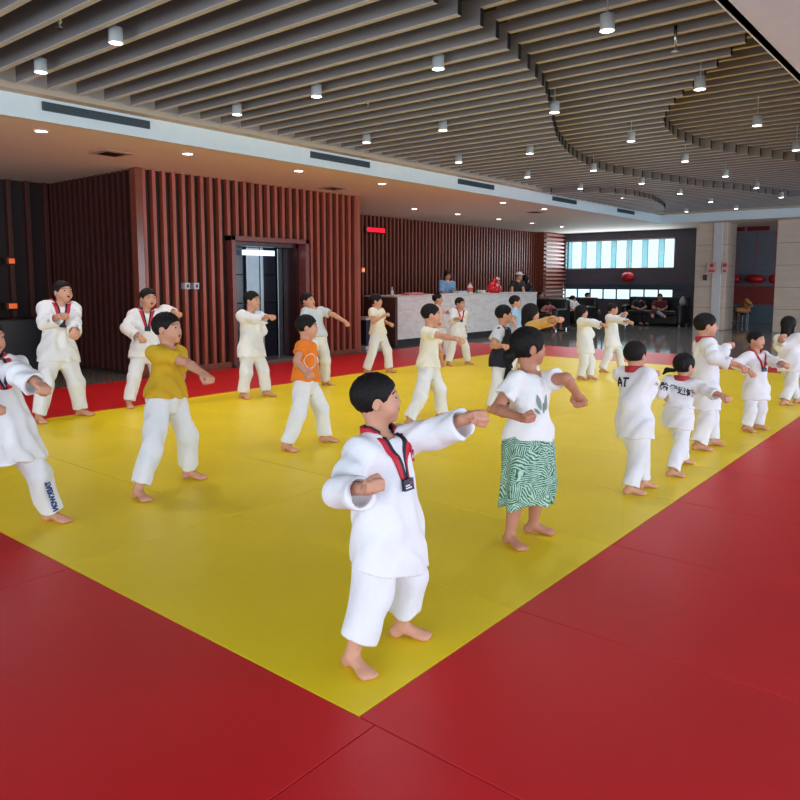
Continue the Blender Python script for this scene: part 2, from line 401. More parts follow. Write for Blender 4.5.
MB().box((ex(240), 10.15, 1.84), (ex(270), 10.22, 1.93)).done('lit_indicator_panel', mat('lit_panel_white', (220, 232, 245), .4, emit=(205, 222, 245), es=1.2), d1, kind='structure')
MB().box((7.58, 9.74, -.04), (9.14, 10.6, .012)).done('threshold', mat('grey_threshold', (110, 100, 98), .3), d1, kind='structure')
# ================================================================== THINGS OF THE ROOM
ORD = ['first', 'second', 'third', 'fourth', 'fifth', 'sixth', 'seventh', 'eighth', 'ninth', 'tenth', 'eleventh', 'twelfth', 'thirteenth', 'fourteenth']
def mats(name, x0, y0, nx, ny, w, d, m, lab, grp, first):
    meshes = {}
    for j in range(ny):
        for i in range(nx):
            xx, yy = x0+i*w, y0+j*d
            ww = w
            me = meshes.get((w, d))
            if me is None:
                o = MB().box((.0025, .0025, -.04), (w-.0025, d-.0025, 0), .0015).done(name, m)
                meshes[(w, d)] = o.data
            else:
                o = bpy.data.objects.new(name, me); COL.objects.link(o)
            o.location = (xx, yy, 0)
            tag(o, lab(i, j), 'mat', grp)
ROWN = ['row nearest the right border', 'middle row', 'row nearest the wooden wall']
mats('judo_mat', 1.64, 1.52, 10, 3, 1.0, 1.977, M_yel, lambda i, j: 'yellow mat, %s from the camera in the %s' % (ORD[i], ROWN[j]), 'yellow mats of the training area', 1)
for j in range(3):
    o = MB().box((.0025, .0025, -.04), (.4975, 1.972, 0), .006).done('judo_mat', M_yel); o.location = (11.64, 1.52+j*1.977, 0)
    tag(o, 'narrow yellow mat at the far border, %s' % ROWN[j], 'mat', 'yellow mats of the training area')
mats('judo_mat', 1.64, -.48, 12, 1, 1.0, 2.0, M_red, lambda i, j: 'red judo mat of the right-hand border, %s from the camera' % ORD[i], 'red mats of the right-hand border', 1)
mats('judo_mat', -.36, 7.45, 14, 1, 1.0, 2.0, M_red, lambda i, j: 'red judo mat before the wooden wall and counter, %s from the left' % ORD[i], 'red mats of the back border', 1)
mats('judo_mat', .64, -.55, 1, 4, 1.0, 2.0, M_red, lambda i, j: 'red judo mat of the lower left border, %s from the camera' % ORD[j], 'red mats of the left-hand border', 1)
mats('judo_mat', 12.14, 1.52, 2, 3, .955, 1.977, M_red, lambda i, j: 'red mat of the far border, %s' % (ROWN[j]+(', inner column', ', outer column')[i]), 'red mats of the far border', 1)
mats('judo_mat', 2.64, -2.48, 6, 1, 1.0, 2.0, M_red, lambda i, j: 'red mat outside the right-hand border, %s from the camera' % ORD[i], 'red mats of the outer right-hand border', 1)
# hanging cylinder downlights
def copy_tree(o, parent=None):
    c = o.copy(); COL.objects.link(c); c.parent = parent
    for ch in o.children: copy_tree(ch, c)
    return c
def proto_light():
    r = empty('ceiling_downlight', (0, 0, 0))
    MB().lathe((0, 0, 0), [(.005, .32), (.005, .10), (.052, .095), (.052, .0), (.058, -.012), (.058, -.02), (.049, -.02), (.047, -.006)], cap=False).done('housing', mat('silver_white_housing', (222, 228, 232), .3, metal=.3, var=.02), r, True)
    MB().cyl((0, 0, -.019), .049, .006, seg=20).done('lamp_face', M_lamp, r)
    return r
pl = proto_light(); used = False
rows = [(6.62, 'nearest the white fascia', range(0, 9)), (5.37, 'second from the white fascia', range(0, 9)), (3.87, 'third from the white fascia', range(1, 8)), (2.34, 'nearest the right edge of the photo', range(1, 5))]
for Y, nm, ks in rows:
    for n_, k in enumerate(ks):
        o = pl if not used else copy_tree(pl); used = True
        X = 3.1+k*2.13
        zz = 3.24
        o.location = (X, Y, zz)
        tag(o, 'cylinder downlight, %s from the camera in the row %s' % (ORD[n_], nm), 'ceiling light', 'cylinder downlights of the slatted ceiling')
r = empty('recessed_downlight', (0, 0, 0)); used = False
MB().lathe((0, 0, 0), [(.085, .0), (.085, -.008), (.062, -.008), (.060, .0)], cap=False).done('trim_ring', M_white, r, True)
MB().cyl((0, 0, -.005), .06, .004, seg=20).done('lamp_face', M_lamp, r)
for Y, nm, xs in ((8.2, 'beside the fascia', (3.81, 5.67, 7.6, 9.5, 13.4, 15.2)), (10.5, 'above the counter', (13.3, 15.04, 16.95, 18.75, 20.6))):
    for n_, X in enumerate(xs):
        o = r if not used else copy_tree(r); used = True
        o.location = (X, Y, ZS-.001)
        tag(o, 'recessed round downlight in the flat ceiling %s, %s from the camera' % (nm, ORD[n_]), 'ceiling light', 'recessed downlights of the flat ceiling')
# air slots in the fascia
for k, (a, c) in enumerate(((3.59, 4.81), (7.35, 8.6), (11.0, 12.2), (14.6, 15.75), (18.1, 19.2))):
    r = empty('air_vent', ((a+c)/2, YN-.03, 3.18), 'long dark air slot in the white fascia, %s from the camera' % ORD[k], 'vent', 'air slots in the fascia')
    MB().box((a, YN-.036, 3.135), (c, YN-.014, 3.225), .003).done('vent_frame', mat('dark_slate_vent', (62, 78, 88), .5), r)
    b = MB()
    for i in range(4): b.box((a+.01, YN-.042, 3.147+i*.02), (c-.01, YN-.034, 3.155+i*.02))
    b.done('louvre', mat('vent_louvre', (36, 48, 56), .5), r)
# round diffusers on the flat ceiling, sprinklers
for k, (px, py) in enumerate(((111, 153), (333, 188), (535, 212))):
    p = at(px, py, ZS)
    r = empty('ceiling_diffuser', p, ('square-ish slim air diffuser in the flat ceiling left of the wooden corner', 'slim air diffuser in the flat ceiling above the elevator wall end', 'slim air diffuser in the flat ceiling above the counter')[k], 'vent', 'air diffusers of the flat ceiling')
    MB().box(p+(-.2, -.2, -.012), p+(.2, .2, 0), .006).done('diffuser_frame', mat('warm_grey_diffuser', (170, 150, 140), .6), r)
    MB().box(p+(-.12, -.12, -.02), p+(.12, .12, -.011), .004).done('diffuser_plate', MATS['dark_maroon_jamb'], r)
for k, (px, py) in enumerate(((60, 26), (675, 49), (368, 106))):
    p = at(px, py, 3.26)
    r = empty('sprinkler', p, ('small chrome sprinkler head between slats at the upper left corner', 'small chrome sprinkler head between slats at the upper right', 'small chrome sprinkler head between slats left of the ceiling centre')[k], 'sprinkler', 'sprinklers among the slats')
    MB().cyl(p+(0, 0, .02), .014, .16, seg=12).done('pipe', M_chrome, r, True)
    MB().cyl(p+(0, 0, -.02), .03, .006, seg=12).cyl(p+(0, 0, -.018), .006, .04, seg=8).done('deflector', M_chrome, r)
# counter
r = empty('reception_counter', (15.2, 10.4, -.04), 'long white marble reception counter before the battened back wall', 'counter')
MB().box((12.16, 10.05, .11), (18.3, 10.75, 1.035), .004).done('marble_front', marble(), r)
MB().box((12.08, 10.05, .0), (12.155, 10.95, 1.035), .004).done('side_panel', mat('brown_side_panel', (92, 58, 50), .4, var=.1), r)
MB().box((12.08, 10.03, 1.035), (18.32, 10.95, 1.065), .004).done('countertop', mat('pale_counter_top', (222, 218, 214), .3, var=.03), r)
MB().box((12.16, 10.12, -.04), (18.25, 10.7, .11)).done('plinth', mat('charcoal_plinth', (50, 50, 54), .5), r)
# things on the counter
def onc(px, py): return onY(px, py, 10.3)
def ctop(px): p = onY(px, 292, 10.3); p[2] = 1.065; return p
p = ctop(413); r = empty('paper_stack', p, 'flat pink papers lying on the left end of the counter', 'papers')
MB().obox(p+(0, 0, .02), ID, (.30, .12, .02), .004).done('sheet', mat('pink_paper', (214, 120, 116), .7), r); MB().obox(p+(.05, .02, .048), ID, (.22, .1, .006), .002).done('sheet', mat('light_pink_paper', (230, 178, 170), .7), r)
p = ctop(392); r = empty('bottle', p, 'small pale bottle on the far left end of the counter', 'bottle')
MB().lathe(p, [(.03, 0), (.035, .01), (.035, .10), (.014, .14), (.014, .16)]).done('bottle_body', mat('pale_bottle', (214, 206, 206), .3), r, True); MB().cyl(p+(0, 0, .16), .018, .025, seg=14).done('cap', mat('white_cap', (230, 230, 230), .4), r)
p = ctop(470); r = empty('bottle', p, 'red and white bottle on the counter right of the woman in blue', 'bottle')
MB().lathe(p, [(.06, 0), (.065, .01), (.065, .17), (.03, .22), (.03, .25)]).done('bottle_body', mat('white_bottle', (232, 216, 210), .35), r, True)
MB().lathe(p, [(.067, .05), (.067, .15)], cap=False).done('bottle_label', mat('red_label', (208, 92, 84), .5), r, True); MB().cyl(p+(0, 0, .25), .035, .03, seg=14).done('cap', MATS['red_label'], r)
p = ctop(476); r = empty('small_box', p, 'small green packet leaning beside the red and white bottle', 'packet')
MB().obox(p+(0, -.05, .05), (norm((1, 0, .4)), (0, 1, 0), norm((-.4, 0, 1))), (.06, .02, .035), .004).done('packet_body', mat('green_packet', (52, 140, 98), .5), r); MB().obox(p+(0, -.073, .05), (norm((1, 0, .4)), (0, 1, 0), norm((-.4, 0, 1))), (.035, .003, .018), .001).done('packet_label', M_white, r)
p = ctop(482); r = empty('bowl', p, 'small white bowl on the counter before the red bag', 'bowl')
MB().lathe(p, [(.05, 0), (.06, .01), (.11, .08), (.105, .08), (.05, .02)]).done('bowl_body', mat('white_china', (225, 222, 220), .3), r, True)
p = ctop(494.5); r = empty('gift_bag', p, 'bulging red bag with white ties standing on the right of the counter', 'bag')
me = grid_mesh('bag_body', lambda P: smin(smin(ell(P, p+(-.10, 0, .14), ID, (.16, .13, .15)), ell(P, p+(.14, .02, .11), ID, (.15, .12, .12)), .04), ell(P, p+(.02, 0, .27), ID, (.13, .10, .10)), .05)+.008*np.sin(P[:, 0]*60)*np.sin(P[:, 2]*50+P[:, 1]*30), p-(.4, .3, .05), p+(.4, .3, .5), .02)
link('bag_body', me, mat('shiny_red_bag', (206, 22, 34), .3), r, True)
MB().ell(p+(.08, -.06, .37), ID, (.06, .04, .035)).ell(p+(.0, -.07, .39), ID, (.04, .03, .03)).done('tie', mat('white_ribbon', (235, 225, 225), .6), r, True)
p = ctop(462); r = empty('document_tray', p, 'pale low tray of papers on the counter before the woman in blue', 'tray')
MB().box(p+(-.3, -.1, 0), p+(.25, .12, .02), .005).done('tray_base', MATS['white_china'], r); MB().box(p+(-.25, -.08, .02), p+(.1, .09, .07), .005).done('sheet', mat('pale_blue_paper', (186, 202, 214), .7), r)
# exit sign, wall fittings
p = onY(376, 230, 12.3)
r = empty('exit_sign', p, 'glowing red sign box high on the battened wall left of the counter', 'sign')
MB().box(p+(-.38, 0, -.08), p+(.38, .08, .08), .03).done('sign_housing', mat('dark_red_housing', (70, 8, 14), .4), r)
MB().box(p+(-.34, -.008, -.055), p+(.34, .0, .055), .003).done('sign_face', mat('red_lit_face', (200, 10, 40), .4, emit=(225, 8, 45), es=1.0), r)
p = onY(361, 270, 9.75); 
r = empty('wall_sensor', p, 'small glowing orange fitting at the edge of the elevator wall', 'fitting')
MB().box(p+(-.0, -.02, -.05), p+(.10, .03, .05), .01).done('fitting_housing', mat('tan_fitting', (170, 110, 80), .4), r); MB().box(p+(.02, -.026, -.03), p+(.08, -.019, .03), .004).done('fitting_face', mat('orange_glow', (255, 170, 120), .4, emit=(255, 140, 90), es=.8), r)
for k, px in enumerate((187.5, 196.5)):
    p = onY(px, 286, 9.76)
    r = empty('wall_switch', p, ('left of two pale wall switches between battens', 'right of two pale wall switches between battens')[k], 'switch', 'pair of wall switches')
    MB().box(p+(-.045, -.01, -.05), p+(.045, .12, .05), .005).done('switch_plate', mat('pale_switch', (196, 200, 208), .4), r)
    MB().box(p+(-.02, -.016, -.025), p+(.02, -.009, .025), .003).done('switch_button', MATS['dark_slate_vent'], r)
for k, (a, c, y_) in enumerate(((7, 16.5, 261), (7, 19, 306))):
    p = onY((a+c)/2, y_, 12.35); w_ = (onY(c, y_, 12.35)-onY(a, y_, 12.35))[0]/2
    r = empty('wall_light', p, ('upper orange glowing strip light on the dark left wall', 'lower orange glowing strip light on the dark left wall')[k], 'light', 'orange strip lights on the left wall')
    MB().box(p+(-w_, 0, -.06), p+(w_, .12, .06), .01).done('light_housing', mat('brown_housing', (80, 36, 22), .5), r); MB().box(p+(-w_+.03, -.008, -.04), p+(w_-.03, .002, .04), .003).done('light_strip', mat('orange_strip', (226, 104, 50), .5, emit=(226, 92, 40), es=.55), r)
p = at(22, 362, -.04); 
r = empty('cabinet', (4.6, 12.0, -.04), 'low black cabinet by the dark left wall behind the tall boy', 'cabinet')
MB().box((3.4, 11.75, -.04), (5.5, 12.4, .80), .01).done('cabinet_body', mat('black_cabinet', (16, 18, 24), .35), r)
MB().box((3.42, 11.735, .02), (4.43, 11.755, .78), .005).done('door', MATS['black_cabinet'], r); MB().box((4.46, 11.735, .02), (5.48, 11.755, .78), .005).done('door', MATS['black_cabinet'], r)
# small stand by the counter
p = at(367, 352, -.04)
r = empty('side_stand', p, 'small dark stand with white top and foot at the end of the wooden wall', 'stand')
bx = np.array([11.45, 10.3, -.04])
MB().box(bx+(-.25, -.2, .10), bx+(.2, .2, .62), .01).done('stand_body', mat('navy_stand', (34, 40, 62), .4), r)
MB().box(bx+(-.3, -.24, .62), bx+(.24, .24, .67), .01).done('stand_top', MATS['white_china'], r)
MB().box(bx+(-.3, -.24, .0), bx+(.24, .24, .08), .01).done('stand_foot', MATS['white_china'], r)
# posters on the pillar
for k, (a, c, y0, y1) in enumerate(((706.5, 717, 262, 273), (722, 727.5, 262, 273))):
    pa, pb = onX(a, y1, 21.94), onX(c, y0, 21.94)
    r = empty('poster', (pa+pb)/2, ('square pink and red notice on the beige pillar', 'narrow pink notice on the right edge of the beige pillar')[k], 'poster', 'notices on the beige pillar')
    MB().box((21.93, pa[1], pa[2]), (22.0, pb[1], pb[2]), .003).done('poster_sheet', mat('pink_notice', (206, 168, 164), .7), r)
    MB().box((21.926, pa[1]*.8+pb[1]*.2, pa[2]+.03), (21.931, pa[1]*.2+pb[1]*.8, pa[2]+.09)).ell((21.93, (pa[1]+pb[1])/2, pa[2]+.22), ID, (.006, .06, .06)).done('poster_print', mat('notice_red', (186, 60, 70), .7), r)
p = onX(705, 277.5, 21.96); r = empty('wall_switch', p, 'small black box switch below the notice on the beige pillar', 'switch')
MB().box(p+(-.02, -.05, -.08), p+(.04, .05, .08), .01).done('switch_plate', M_black, r); MB().box(p+(-.03, -.02, -.03), p+(-.018, .02, .03), .004).done('switch_button', MATS['dark_slate_vent'], r)
# red lanterns / decorations
def lantern(c, w, h, lab, grp):
    c = np.array(c); r = empty('red_lantern', c, lab, 'lantern', grp)
    prof = [(.12, -.5), (.55, -.46), (.85, -.32), (1, 0), (.85, .32), (.55, .46), (.12, .5)]
    MB().lathe(c, [(a*w, b_*h*2) for a, b_ in prof], seg=20).done('lantern_body', mat('red_silk', (176, 14, 26), .5, var=.1), r, True)
    MB().cyl(c+(0, 0, h*.98), w*.35, h*.14, seg=14).cyl(c-(0, 0, h*1.12), w*.35, h*.14, seg=14).done('lantern_rim', mat('dark_gold', (130, 70, 36), .4), r)
    MB().cyl(c+(0, 0, h*1.0), .008, 3.035-c[2]-h, seg=6).done('cord', MATS['red_silk'], r)
    MB().cyl(c-(0, 0, h*1.7), w*.10, h*.6, seg=8).done('tassel', MATS['red_silk'], r)
a = onX(628, 277, 23.7); lantern(a, .22, .16, 'red lantern hanging on the dark wall under the high window', None)
for k, (px, w_) in enumerate(((736, .17), (755, .34), (774, .17))):
    a = onX(px, 279, 26.4); lantern(a, w_, .14, 'red lantern in the rear recess, %s' % ('left of three, next to the beige pillar', 'the widest, middle of three', 'right of three, partly behind the right pillar')[k], 'red lanterns in the rear recess')
for k, px in enumerate((738, 758)):
    p = onX(px, 229+k*3, 24.3); r = empty('red_banner', p, ('small red pennant at the ceiling beside the beige pillar', 'wider red pennant at the ceiling in the middle of the recess')[k], 'banner', 'red pennants under the ceiling')
    p[2] = 3.03
    MB().box(p+(-.01, -.2-.12*k, -.13), p+(.02, .2+.12*k, -.0), .004).done('banner_cloth', mat('maroon_cloth', (120, 20, 32), .8), r)
    MB().cyl(p+(0, -.2-.12*k, .0), .012, .4+.24*k, axis=(0, 1, 0), seg=8).done('banner_rod', MATS['dark_gold'], r)
# sofas
def sofa(x, y0, y1, lab):
    r = empty('black_sofa', (x+.4, (y0+y1)/2, -.04), lab, 'sofa', 'black sofas by the far wall')
    MB().box((x, y0+.15, .02), (x+.75, y1-.15, .30), .03).done('seat_base', M_black, r)
    n = max(1, round((y1-y0-.3)/.62)); st = (y1-y0-.3)/n
    for i in range(n): MB().box((x-.02, y0+.16+i*st, .30), (x+.6, y0+.14+(i+1)*st, .44), .04).done('cushion', M_black, r)
    MB().box((x+.58, y0, .02), (x+.85, y1, .86), .06).done('backrest', M_black, r)
    for yy in (y0, y1-.17): MB().box((x-.02, yy, .02), (x+.7, yy+.17, .60), .05).done('armrest', M_black, r)
    b = 0
    for xx in (x+.05, x+.7):
        for yy in (y0+.06, y1-.12): MB().cyl((xx, yy, -.04), .025, .08, seg=10).done('leg', M_chrome, r)
# ================================================================== PEOPLE
M_skin = mat('skin_light_tan', (206, 150, 124), .55, var=.05, scale=20, spec=.35)
M_skin2 = mat('skin_tan', (186, 128, 102), .55, var=.05, scale=20, spec=.35)
M_hair = mat('black_hair', (17, 13, 14), .62, var=.3, scale=90, bump=.6, bscale=170, stretch=(1, 1, .3), spec=.25)
M_unif = mat('white_uniform_cotton', (232, 232, 236), .85, var=.025, scale=12, bump=.8, bscale=14, sheen=.1)
M_unifb = mat('white_trouser_cotton', (228, 229, 234), .85, var=.03, scale=12, bump=.8, bscale=14)
M_collar = mat('red_collar_band', (196, 26, 52), .6, var=.05)
M_cedge = mat('black_collar_edge', (20, 20, 34), .6)
M_badge = mat('navy_badge', (22, 32, 60), .5)
M_eyew = mat('eye_white', (196, 184, 178), .5, var=0)
M_iris = mat('dark_iris', (24, 16, 14), .2, var=0)
M_mouth = mat('mouth_inside', (96, 32, 34), .6)
M_lips = mat('lips', (188, 108, 100), .5)
M_ink = mat('black_print', (22, 22, 34), .7)
def bone(px, py, par, L, sg):
    d = norm(ray(px, py)); t0 = float((par-CAM) @ d); c = CAM+d*t0
    r2 = float(((par-c)**2).sum())
    if r2 >= L*L: return c
    return CAM+d*(t0+sg*sqrt(L*L-r2))
def knee(h, a, L1, L2, pole):
    v = a-h; D = np.linalg.norm(v); n = v/D
    if D >= (L1+L2)*.999: return h+v*L1/(L1+L2)
    x = (L1*L1-L2*L2+D*D)/(2*D); y = sqrt(max(L1*L1-x*x, 0))
    p = pole-(pole@n)*n; p = norm(p)
    return h+n*x+p*y
def folds(P, amp, sd, fz=18., fx=55.):
    a = np.array([fx, fx*.7, fz])*(1+.1*np.sin(sd)); b = np.array([-fx*.5, fx*.8, fz*1.7])
    return amp*(np.sin(P@a+1.7*np.sin(P@b*.37+sd)+sd)*.6+np.sin(P@b*.9+2*np.sin(P@a*.31)+sd*2)*.4)
def fist(w, d, n, h, open_=False):
    """primitive list of a hand: palm, four unequal fingers, thumb leaving the side of the palm"""
    d = norm(d); n = norm(n-(n@d)*d); v = np.cross(d, n)
    out = [('e', w+d*.038*h, (d, v, n), np.array((.036, .029, .015))*h), ('c', w-d*.01*h, w+d*.02*h, .018*h, .020*h)]
    lens = (1.0, 1.1, 1.03, .85)
    for i in range(4):
        k = (-1.5+i)
        b = w+d*(.066-.002*abs(k))*h + v*k*.0145*h
        L = lens[i]*h; r = .0080*h
        if open_:
            p1 = b+d*.024*L+n*.004*L+v*k*.002*h; p2 = p1+d*.018*L+n*.009*L; p3 = p2+d*.012*L+n*.010*L
        else:
            p1 = b+n*.020*L+d*.006*L; p2 = p1+n*.010*L-d*.018*L; p3 = p2-d*.010*L-n*.008*L
        out += [('c', b-d*.012*h, b, r*1.05, r*1.05), ('c', b, p1, r*1.05, r), ('c', p1, p2, r, r*.92), ('c', p2, p3, r*.92, r*.8)]
    t0 = w+d*.018*h-v*.022*h; t1 = w+d*.040*h-v*.036*h+n*.010*h
    t2 = w+d*(.060 if open_ else .052)*h-v*(.042 if open_ else .018)*h+n*(.018 if open_ else .034)*h
    t3 = t2+(d*.016-v*.004)*h if open_ else t2+v*.020*h+d*.002*h
    out += [('c', t0, t1, .013*h, .0105*h), ('c', t1, t2, .0105*h, .0092*h), ('c', t2, t3, .0092*h, .0078*h)]
    return out
def evalp(P, prims, d=None, k=.01):
    for p in prims:
        if p[0] == 'e': x = ell(P, p[1], p[2], p[3])
        else: x = rc(P, p[1], p[2], p[3], p[4])
        d = x if d is None else smin(d, x, k)
    return d
class Person: pass
def person(nm='person', label='', h=1.15, cat='person', aL=None, aR=None, p=None, n=None, hd=None, cy=0, py=None, hy=0, hp=0, hroll=0,
           eL=None, eR=None, wL=None, wR=None, fL=None, fR=None, kL=None, kR=None, dp=None, dn=0, dh=0,
           top='dobok', topm=None, bot='pants', botm=None, sleeve=None, hem=None, hair='short', mouth='closed', skin=None,
           collar=None, badge=False, hands='fist', cuffz=.0, palm=(None, None), hs=1.0, group=None, wide=1.0, adult=False,
           bottom_only=None, legmat=None, kneepole=None, seed=1, hairm=None, cellk=1.0, tight=1.0, az=None, hemtilt=None, cap=None, sleevew=1.0):
    if az is None: az = .045*h
    G = Person(); G.h = h
    AL = at(*aL, az) if len(aL) == 2 else np.array(deep(*aL)); AR = at(*aR, az) if len(aR) == 2 else np.array(deep(*aR))
    D = dp if dp else (dep(AL)+dep(AR))/2
    PV = deep(*p, D); NK = deep(*n, D+dn)
    HC = deep(*hd, D+dn+dh)
    cf = vdir(cy); cs = np.cross(cf, ZZ)           # chest forward, right-hand side
    pf = vdir(cy if py is None else py); ps = np.cross(pf, ZZ)
    sp = norm(NK-PV); cs = norm(cs-(cs@sp)*sp); cf = np.cross(sp, cs)
    sw = (.112 if adult else .098)*h
    SHR = NK-sp*.028*h+cs*sw; SHL = NK-sp*.028*h-cs*sw
    hw = .052*h
    HR = PV-ZZ*.015*h+ps*hw; HL = PV-ZZ*.015*h-ps*hw
    UA, FA = .165*h, .145*h
    ER = bone(eR[0], eR[1], SHR, UA, eR[2]); EL = bone(eL[0], eL[1], SHL, UA, eL[2])
    WR = bone(wR[0], wR[1], ER, FA, wR[2]); WL = bone(wL[0], wL[1], EL, FA, wL[2])
    T1, T2 = .245*h, .225*h
    kp = pf if kneepole is None else vdir(kneepole)
    if kR is None:
        r1 = np.linalg.norm(HR-AR)*1.010/(T1+T2); r2 = np.linalg.norm(HL-AL)*1.014/(T1+T2)
    else: r1 = r2 = 1
    KR = knee(HR, AR, T1*r1, T2*r1, kp+ps*.15) if kR is None else bone(kR[0], kR[1], HR, T1, kR[2])
    KL = knee(HL, AL, T1*r2, T2*r2, kp-ps*.15) if kL is None else bone(kL[0], kL[1], HL, T1, kL[2])
    zfloor = AL[2]-az
    # head frame
    hf = vdir(hy)*cos(radians(hp))+ZZ*sin(radians(hp)); hr = norm(np.cross(hf, ZZ)); hu = np.cross(hr, hf)
    if hroll: c_, s_ = cos(radians(hroll)), sin(radians(hroll)); hr, hu = hr*c_+hu*s_, hu*c_-hr*s_
    q = (.150 if adult else .172)*h*hs
    HP = lambda x, y, z: HC+(hr*x+hf*y+hu*z)*q
    HR_ = (hr, hf, hu)
    base = (AL+AR)/2; base = np.array([base[0], base[1], zfloor])
    root = empty(nm, base, label, cat, group)
    depth = D; cell = max(.0058, depth*.00125)*cellk
    if depth > 15: cell = .017*cellk
    G.__dict__.update(locals())
    # ---- body
    ext = h*.05
    allp = np.array([PV, NK, HC, SHR, SHL, ER, EL, WR, WL, KR, KL, AR, AL, HR, HL])
    lo = allp.min(0)-.15*h; hi = allp.max(0)+.15*h; lo[2] = max(lo[2], zfloor-.03)
    def dirs(E, W, k):
        d = norm(W-E); pn = palm[k]
        if pn is None: pn = np.array([0, 0, -1.])-FH*.2
        else: pn = np.asarray(pn, float)
        if abs(d@norm(pn)) > .95: pn = -cs
        return d, pn
    HANDP = fist(WR, *dirs(ER, WR, 1), h, hands == 'open')+[]
    dL, nL = dirs(EL, WL, 0)
    # mirror thumb side for the left hand
    HL_ = fist(WL, dL, nL, h, hands == 'open')
    vL = np.cross(dL, norm(nL-(nL@dL)*dL))
    def mir(pt): return pt-2*((pt-WL)@vL)*vL
    HL2 = [(a[0], mir(a[1]), a[2], a[3]) if a[0] == 'e' else (a[0], mir(a[1]), mir(a[2]), a[3], a[4]) for a in HL_]
    def footp(A, K, yaw):
        fd = vdir(yaw); fs = np.cross(fd, ZZ)
        g = lambda x, y, z: np.array([A[0], A[1], zfloor])+(fd*x*.9+fs*y*.92+ZZ*z)*h
        o = [('e', g(-.022, 0, .022), (fd, fs, ZZ), np.array((.026, .022, .024))*h),
             ('c', g(-.005, 0, .040), g(.065, 0, .018), .024*h, .018*h),
             ('e', g(.072, 0, .015), (fd, fs, ZZ), np.array((.034, .029, .016))*h)]
        for i in range(5):
            yy = (-2+i)*.0115; L = .100+(.006, .010, .006, .002, -.004)[i] if True else 0
            o.append(('c', g(.080, yy, .012), g(L, yy*1.05, .010), .0085*h, .0075*h))
        return o
    FTR = footp(AR, KR, fR if fR is not None else cy); FTL = footp(AL, KL, fL if fL is not None else cy)
    wsc = wide
    bsec = [(-.20, .075*h*wsc, .058*h*wsc), (.05, .088*h*wsc, .066*h*wsc), (.35, .074*h*wsc, .058*h*wsc), (.7, .084*h*wsc, .062*h*wsc), (.92, .080*h*wsc, .050*h*wsc), (1.0, .045*h, .036*h)]
    neckr = .034*h if adult else .033*h
    arml = 1.0
    def fbody(P):
        k = .02*h
        d = loft(P, PV, NK, bsec, ps, cs)
        d = smin(d, rc(P, SHL, SHR, .033*h, .033*h), k)
        for S_, E_, W_ in ((SHR, ER, WR), (SHL, EL, WL)):
            d = smin(d, rc(P, S_, E_, .034*h, .025*h), .012*h)
            m_ = E_+(W_-E_)*.3
            d = smin(d, rc(P, E_, m_, .025*h, .026*h), .008*h); d = smin(d, rc(P, m_, W_, .026*h, .0165*h), .008*h)
        for H_, K_, A_ in ((HR, KR, AR), (HL, KL, AL)):
            d = smin(d, rc(P, H_, K_, .062*h, .040*h), .02*h)
            m_ = K_+(A_-K_)*.35-norm(kp)*.008*h
            d = smin(d, rc(P, K_, m_, .038*h, .038*h), .01*h); d = smin(d, rc(P, m_, A_, .037*h, .022*h), .01*h)
        for pr in (HANDP, HL2):
            d = smin(d, evalp(P, pr, None, .004*h), .008*h)
        for pr in (FTR, FTL):
            d = smin(d, evalp(P, pr, None, .007*h), .012*h)
        d = np.maximum(d, zfloor-P[:, 2])
        d = smin(d, rc(P, NK-sp*.02*h, HP(0, -.12, -.22), neckr*1.12, neckr), .02*h)
        hd_ = ell(P, HP(0, -.06, .10), HR_, np.array((.365, .43, .40))*q)
        hd_ = smin(hd_, ell(P, HP(0, .09, -.13), HR_, np.array((.30, .32, .34))*q), .10*q)
        hd_ = smin(hd_, rc(P, HP(0, .22, -.36), HP(0, .26, -.38), .10*q, .09*q), .10*q)
        for s in (-1, 1):
            hd_ = smin(hd_, ell(P, HP(.17*s, .20, -.17), HR_, np.array((.13, .13, .14))*q), .08*q)
            hd_ = smin(hd_, rc(P, HP(.08*s, .345, .115), HP(.24*s, .27, .10), .035*q, .03*q), .05*q)
            hd_ = smax(hd_, -ell(P, HP(.155*s, .42, .02), HR_, np.array((.085, .06, .05))*q), .05*q)
            er = ell(P, HP(.365*s, -.05, -.06), (norm(hr+hf*.35*s*-1), norm(hf+hr*.35*s), hu), np.array((.032, .080, .120))*q)
            er = np.maximum(er, -ell(P, HP(.405*s, -.03, -.04), HR_, np.array((.03, .042, .07))*q))
            hd_ = smin(hd_, er, .025*q)
        hd_ = smin(hd_, rc(P, HP(0, .365, .03), HP(0, .415, -.085), .025*q, .045*q), .045*q)
        for s in (-1, 1): hd_ = smin(hd_, rc(P, HP(.045*s, .385, -.10), HP(.05*s, .385, -.105), .032*q, .028*q), .02*q)
        if mouth == 'open':
            hd_ = smin(hd_, ell(P, HP(0, .345, -.245), HR_, np.array((.12, .07, .10))*q), .04*q)
            hd_ = smax(hd_, -ell(P, HP(0, .42, -.25), HR_, np.array((.075, .10, .065))*q), .015*q)
        return smin(d, hd_, .022*h)
    ob = link('body', grid_mesh('body', fbody, lo, hi, cell), skin or M_skin, root)
    # ---- face pieces
    fo_ = min(.05, max(0, cell-.006)*.45/q)
    for s in (-1, 1):
        Re = (norm(hr+hf*-.25*s), norm(hf+hr*.25*s), hu)
        b = MB(); b.ell(HP(.150*s, .338+fo_, .014), Re, np.array((.062, .030, .024))*q, 14)
        b.done('eye', M_eyew, root, True)
        MB().ell(HP(.152*s, .346+fo_, .016), Re, np.array((.046, .028, .025))*q, 12).done('iris', M_iris, root, True)
        b = MB()
        for k in range(5):
            t = k/4; b.ell(HP((.07+.17*t)*s, .372+fo_-.075*t, .115+.02*sin(pi*t)), Re, np.array((.034, .02, .014))*q, 8)
        b.done('eyebrow', hairm or M_hair, root, True)
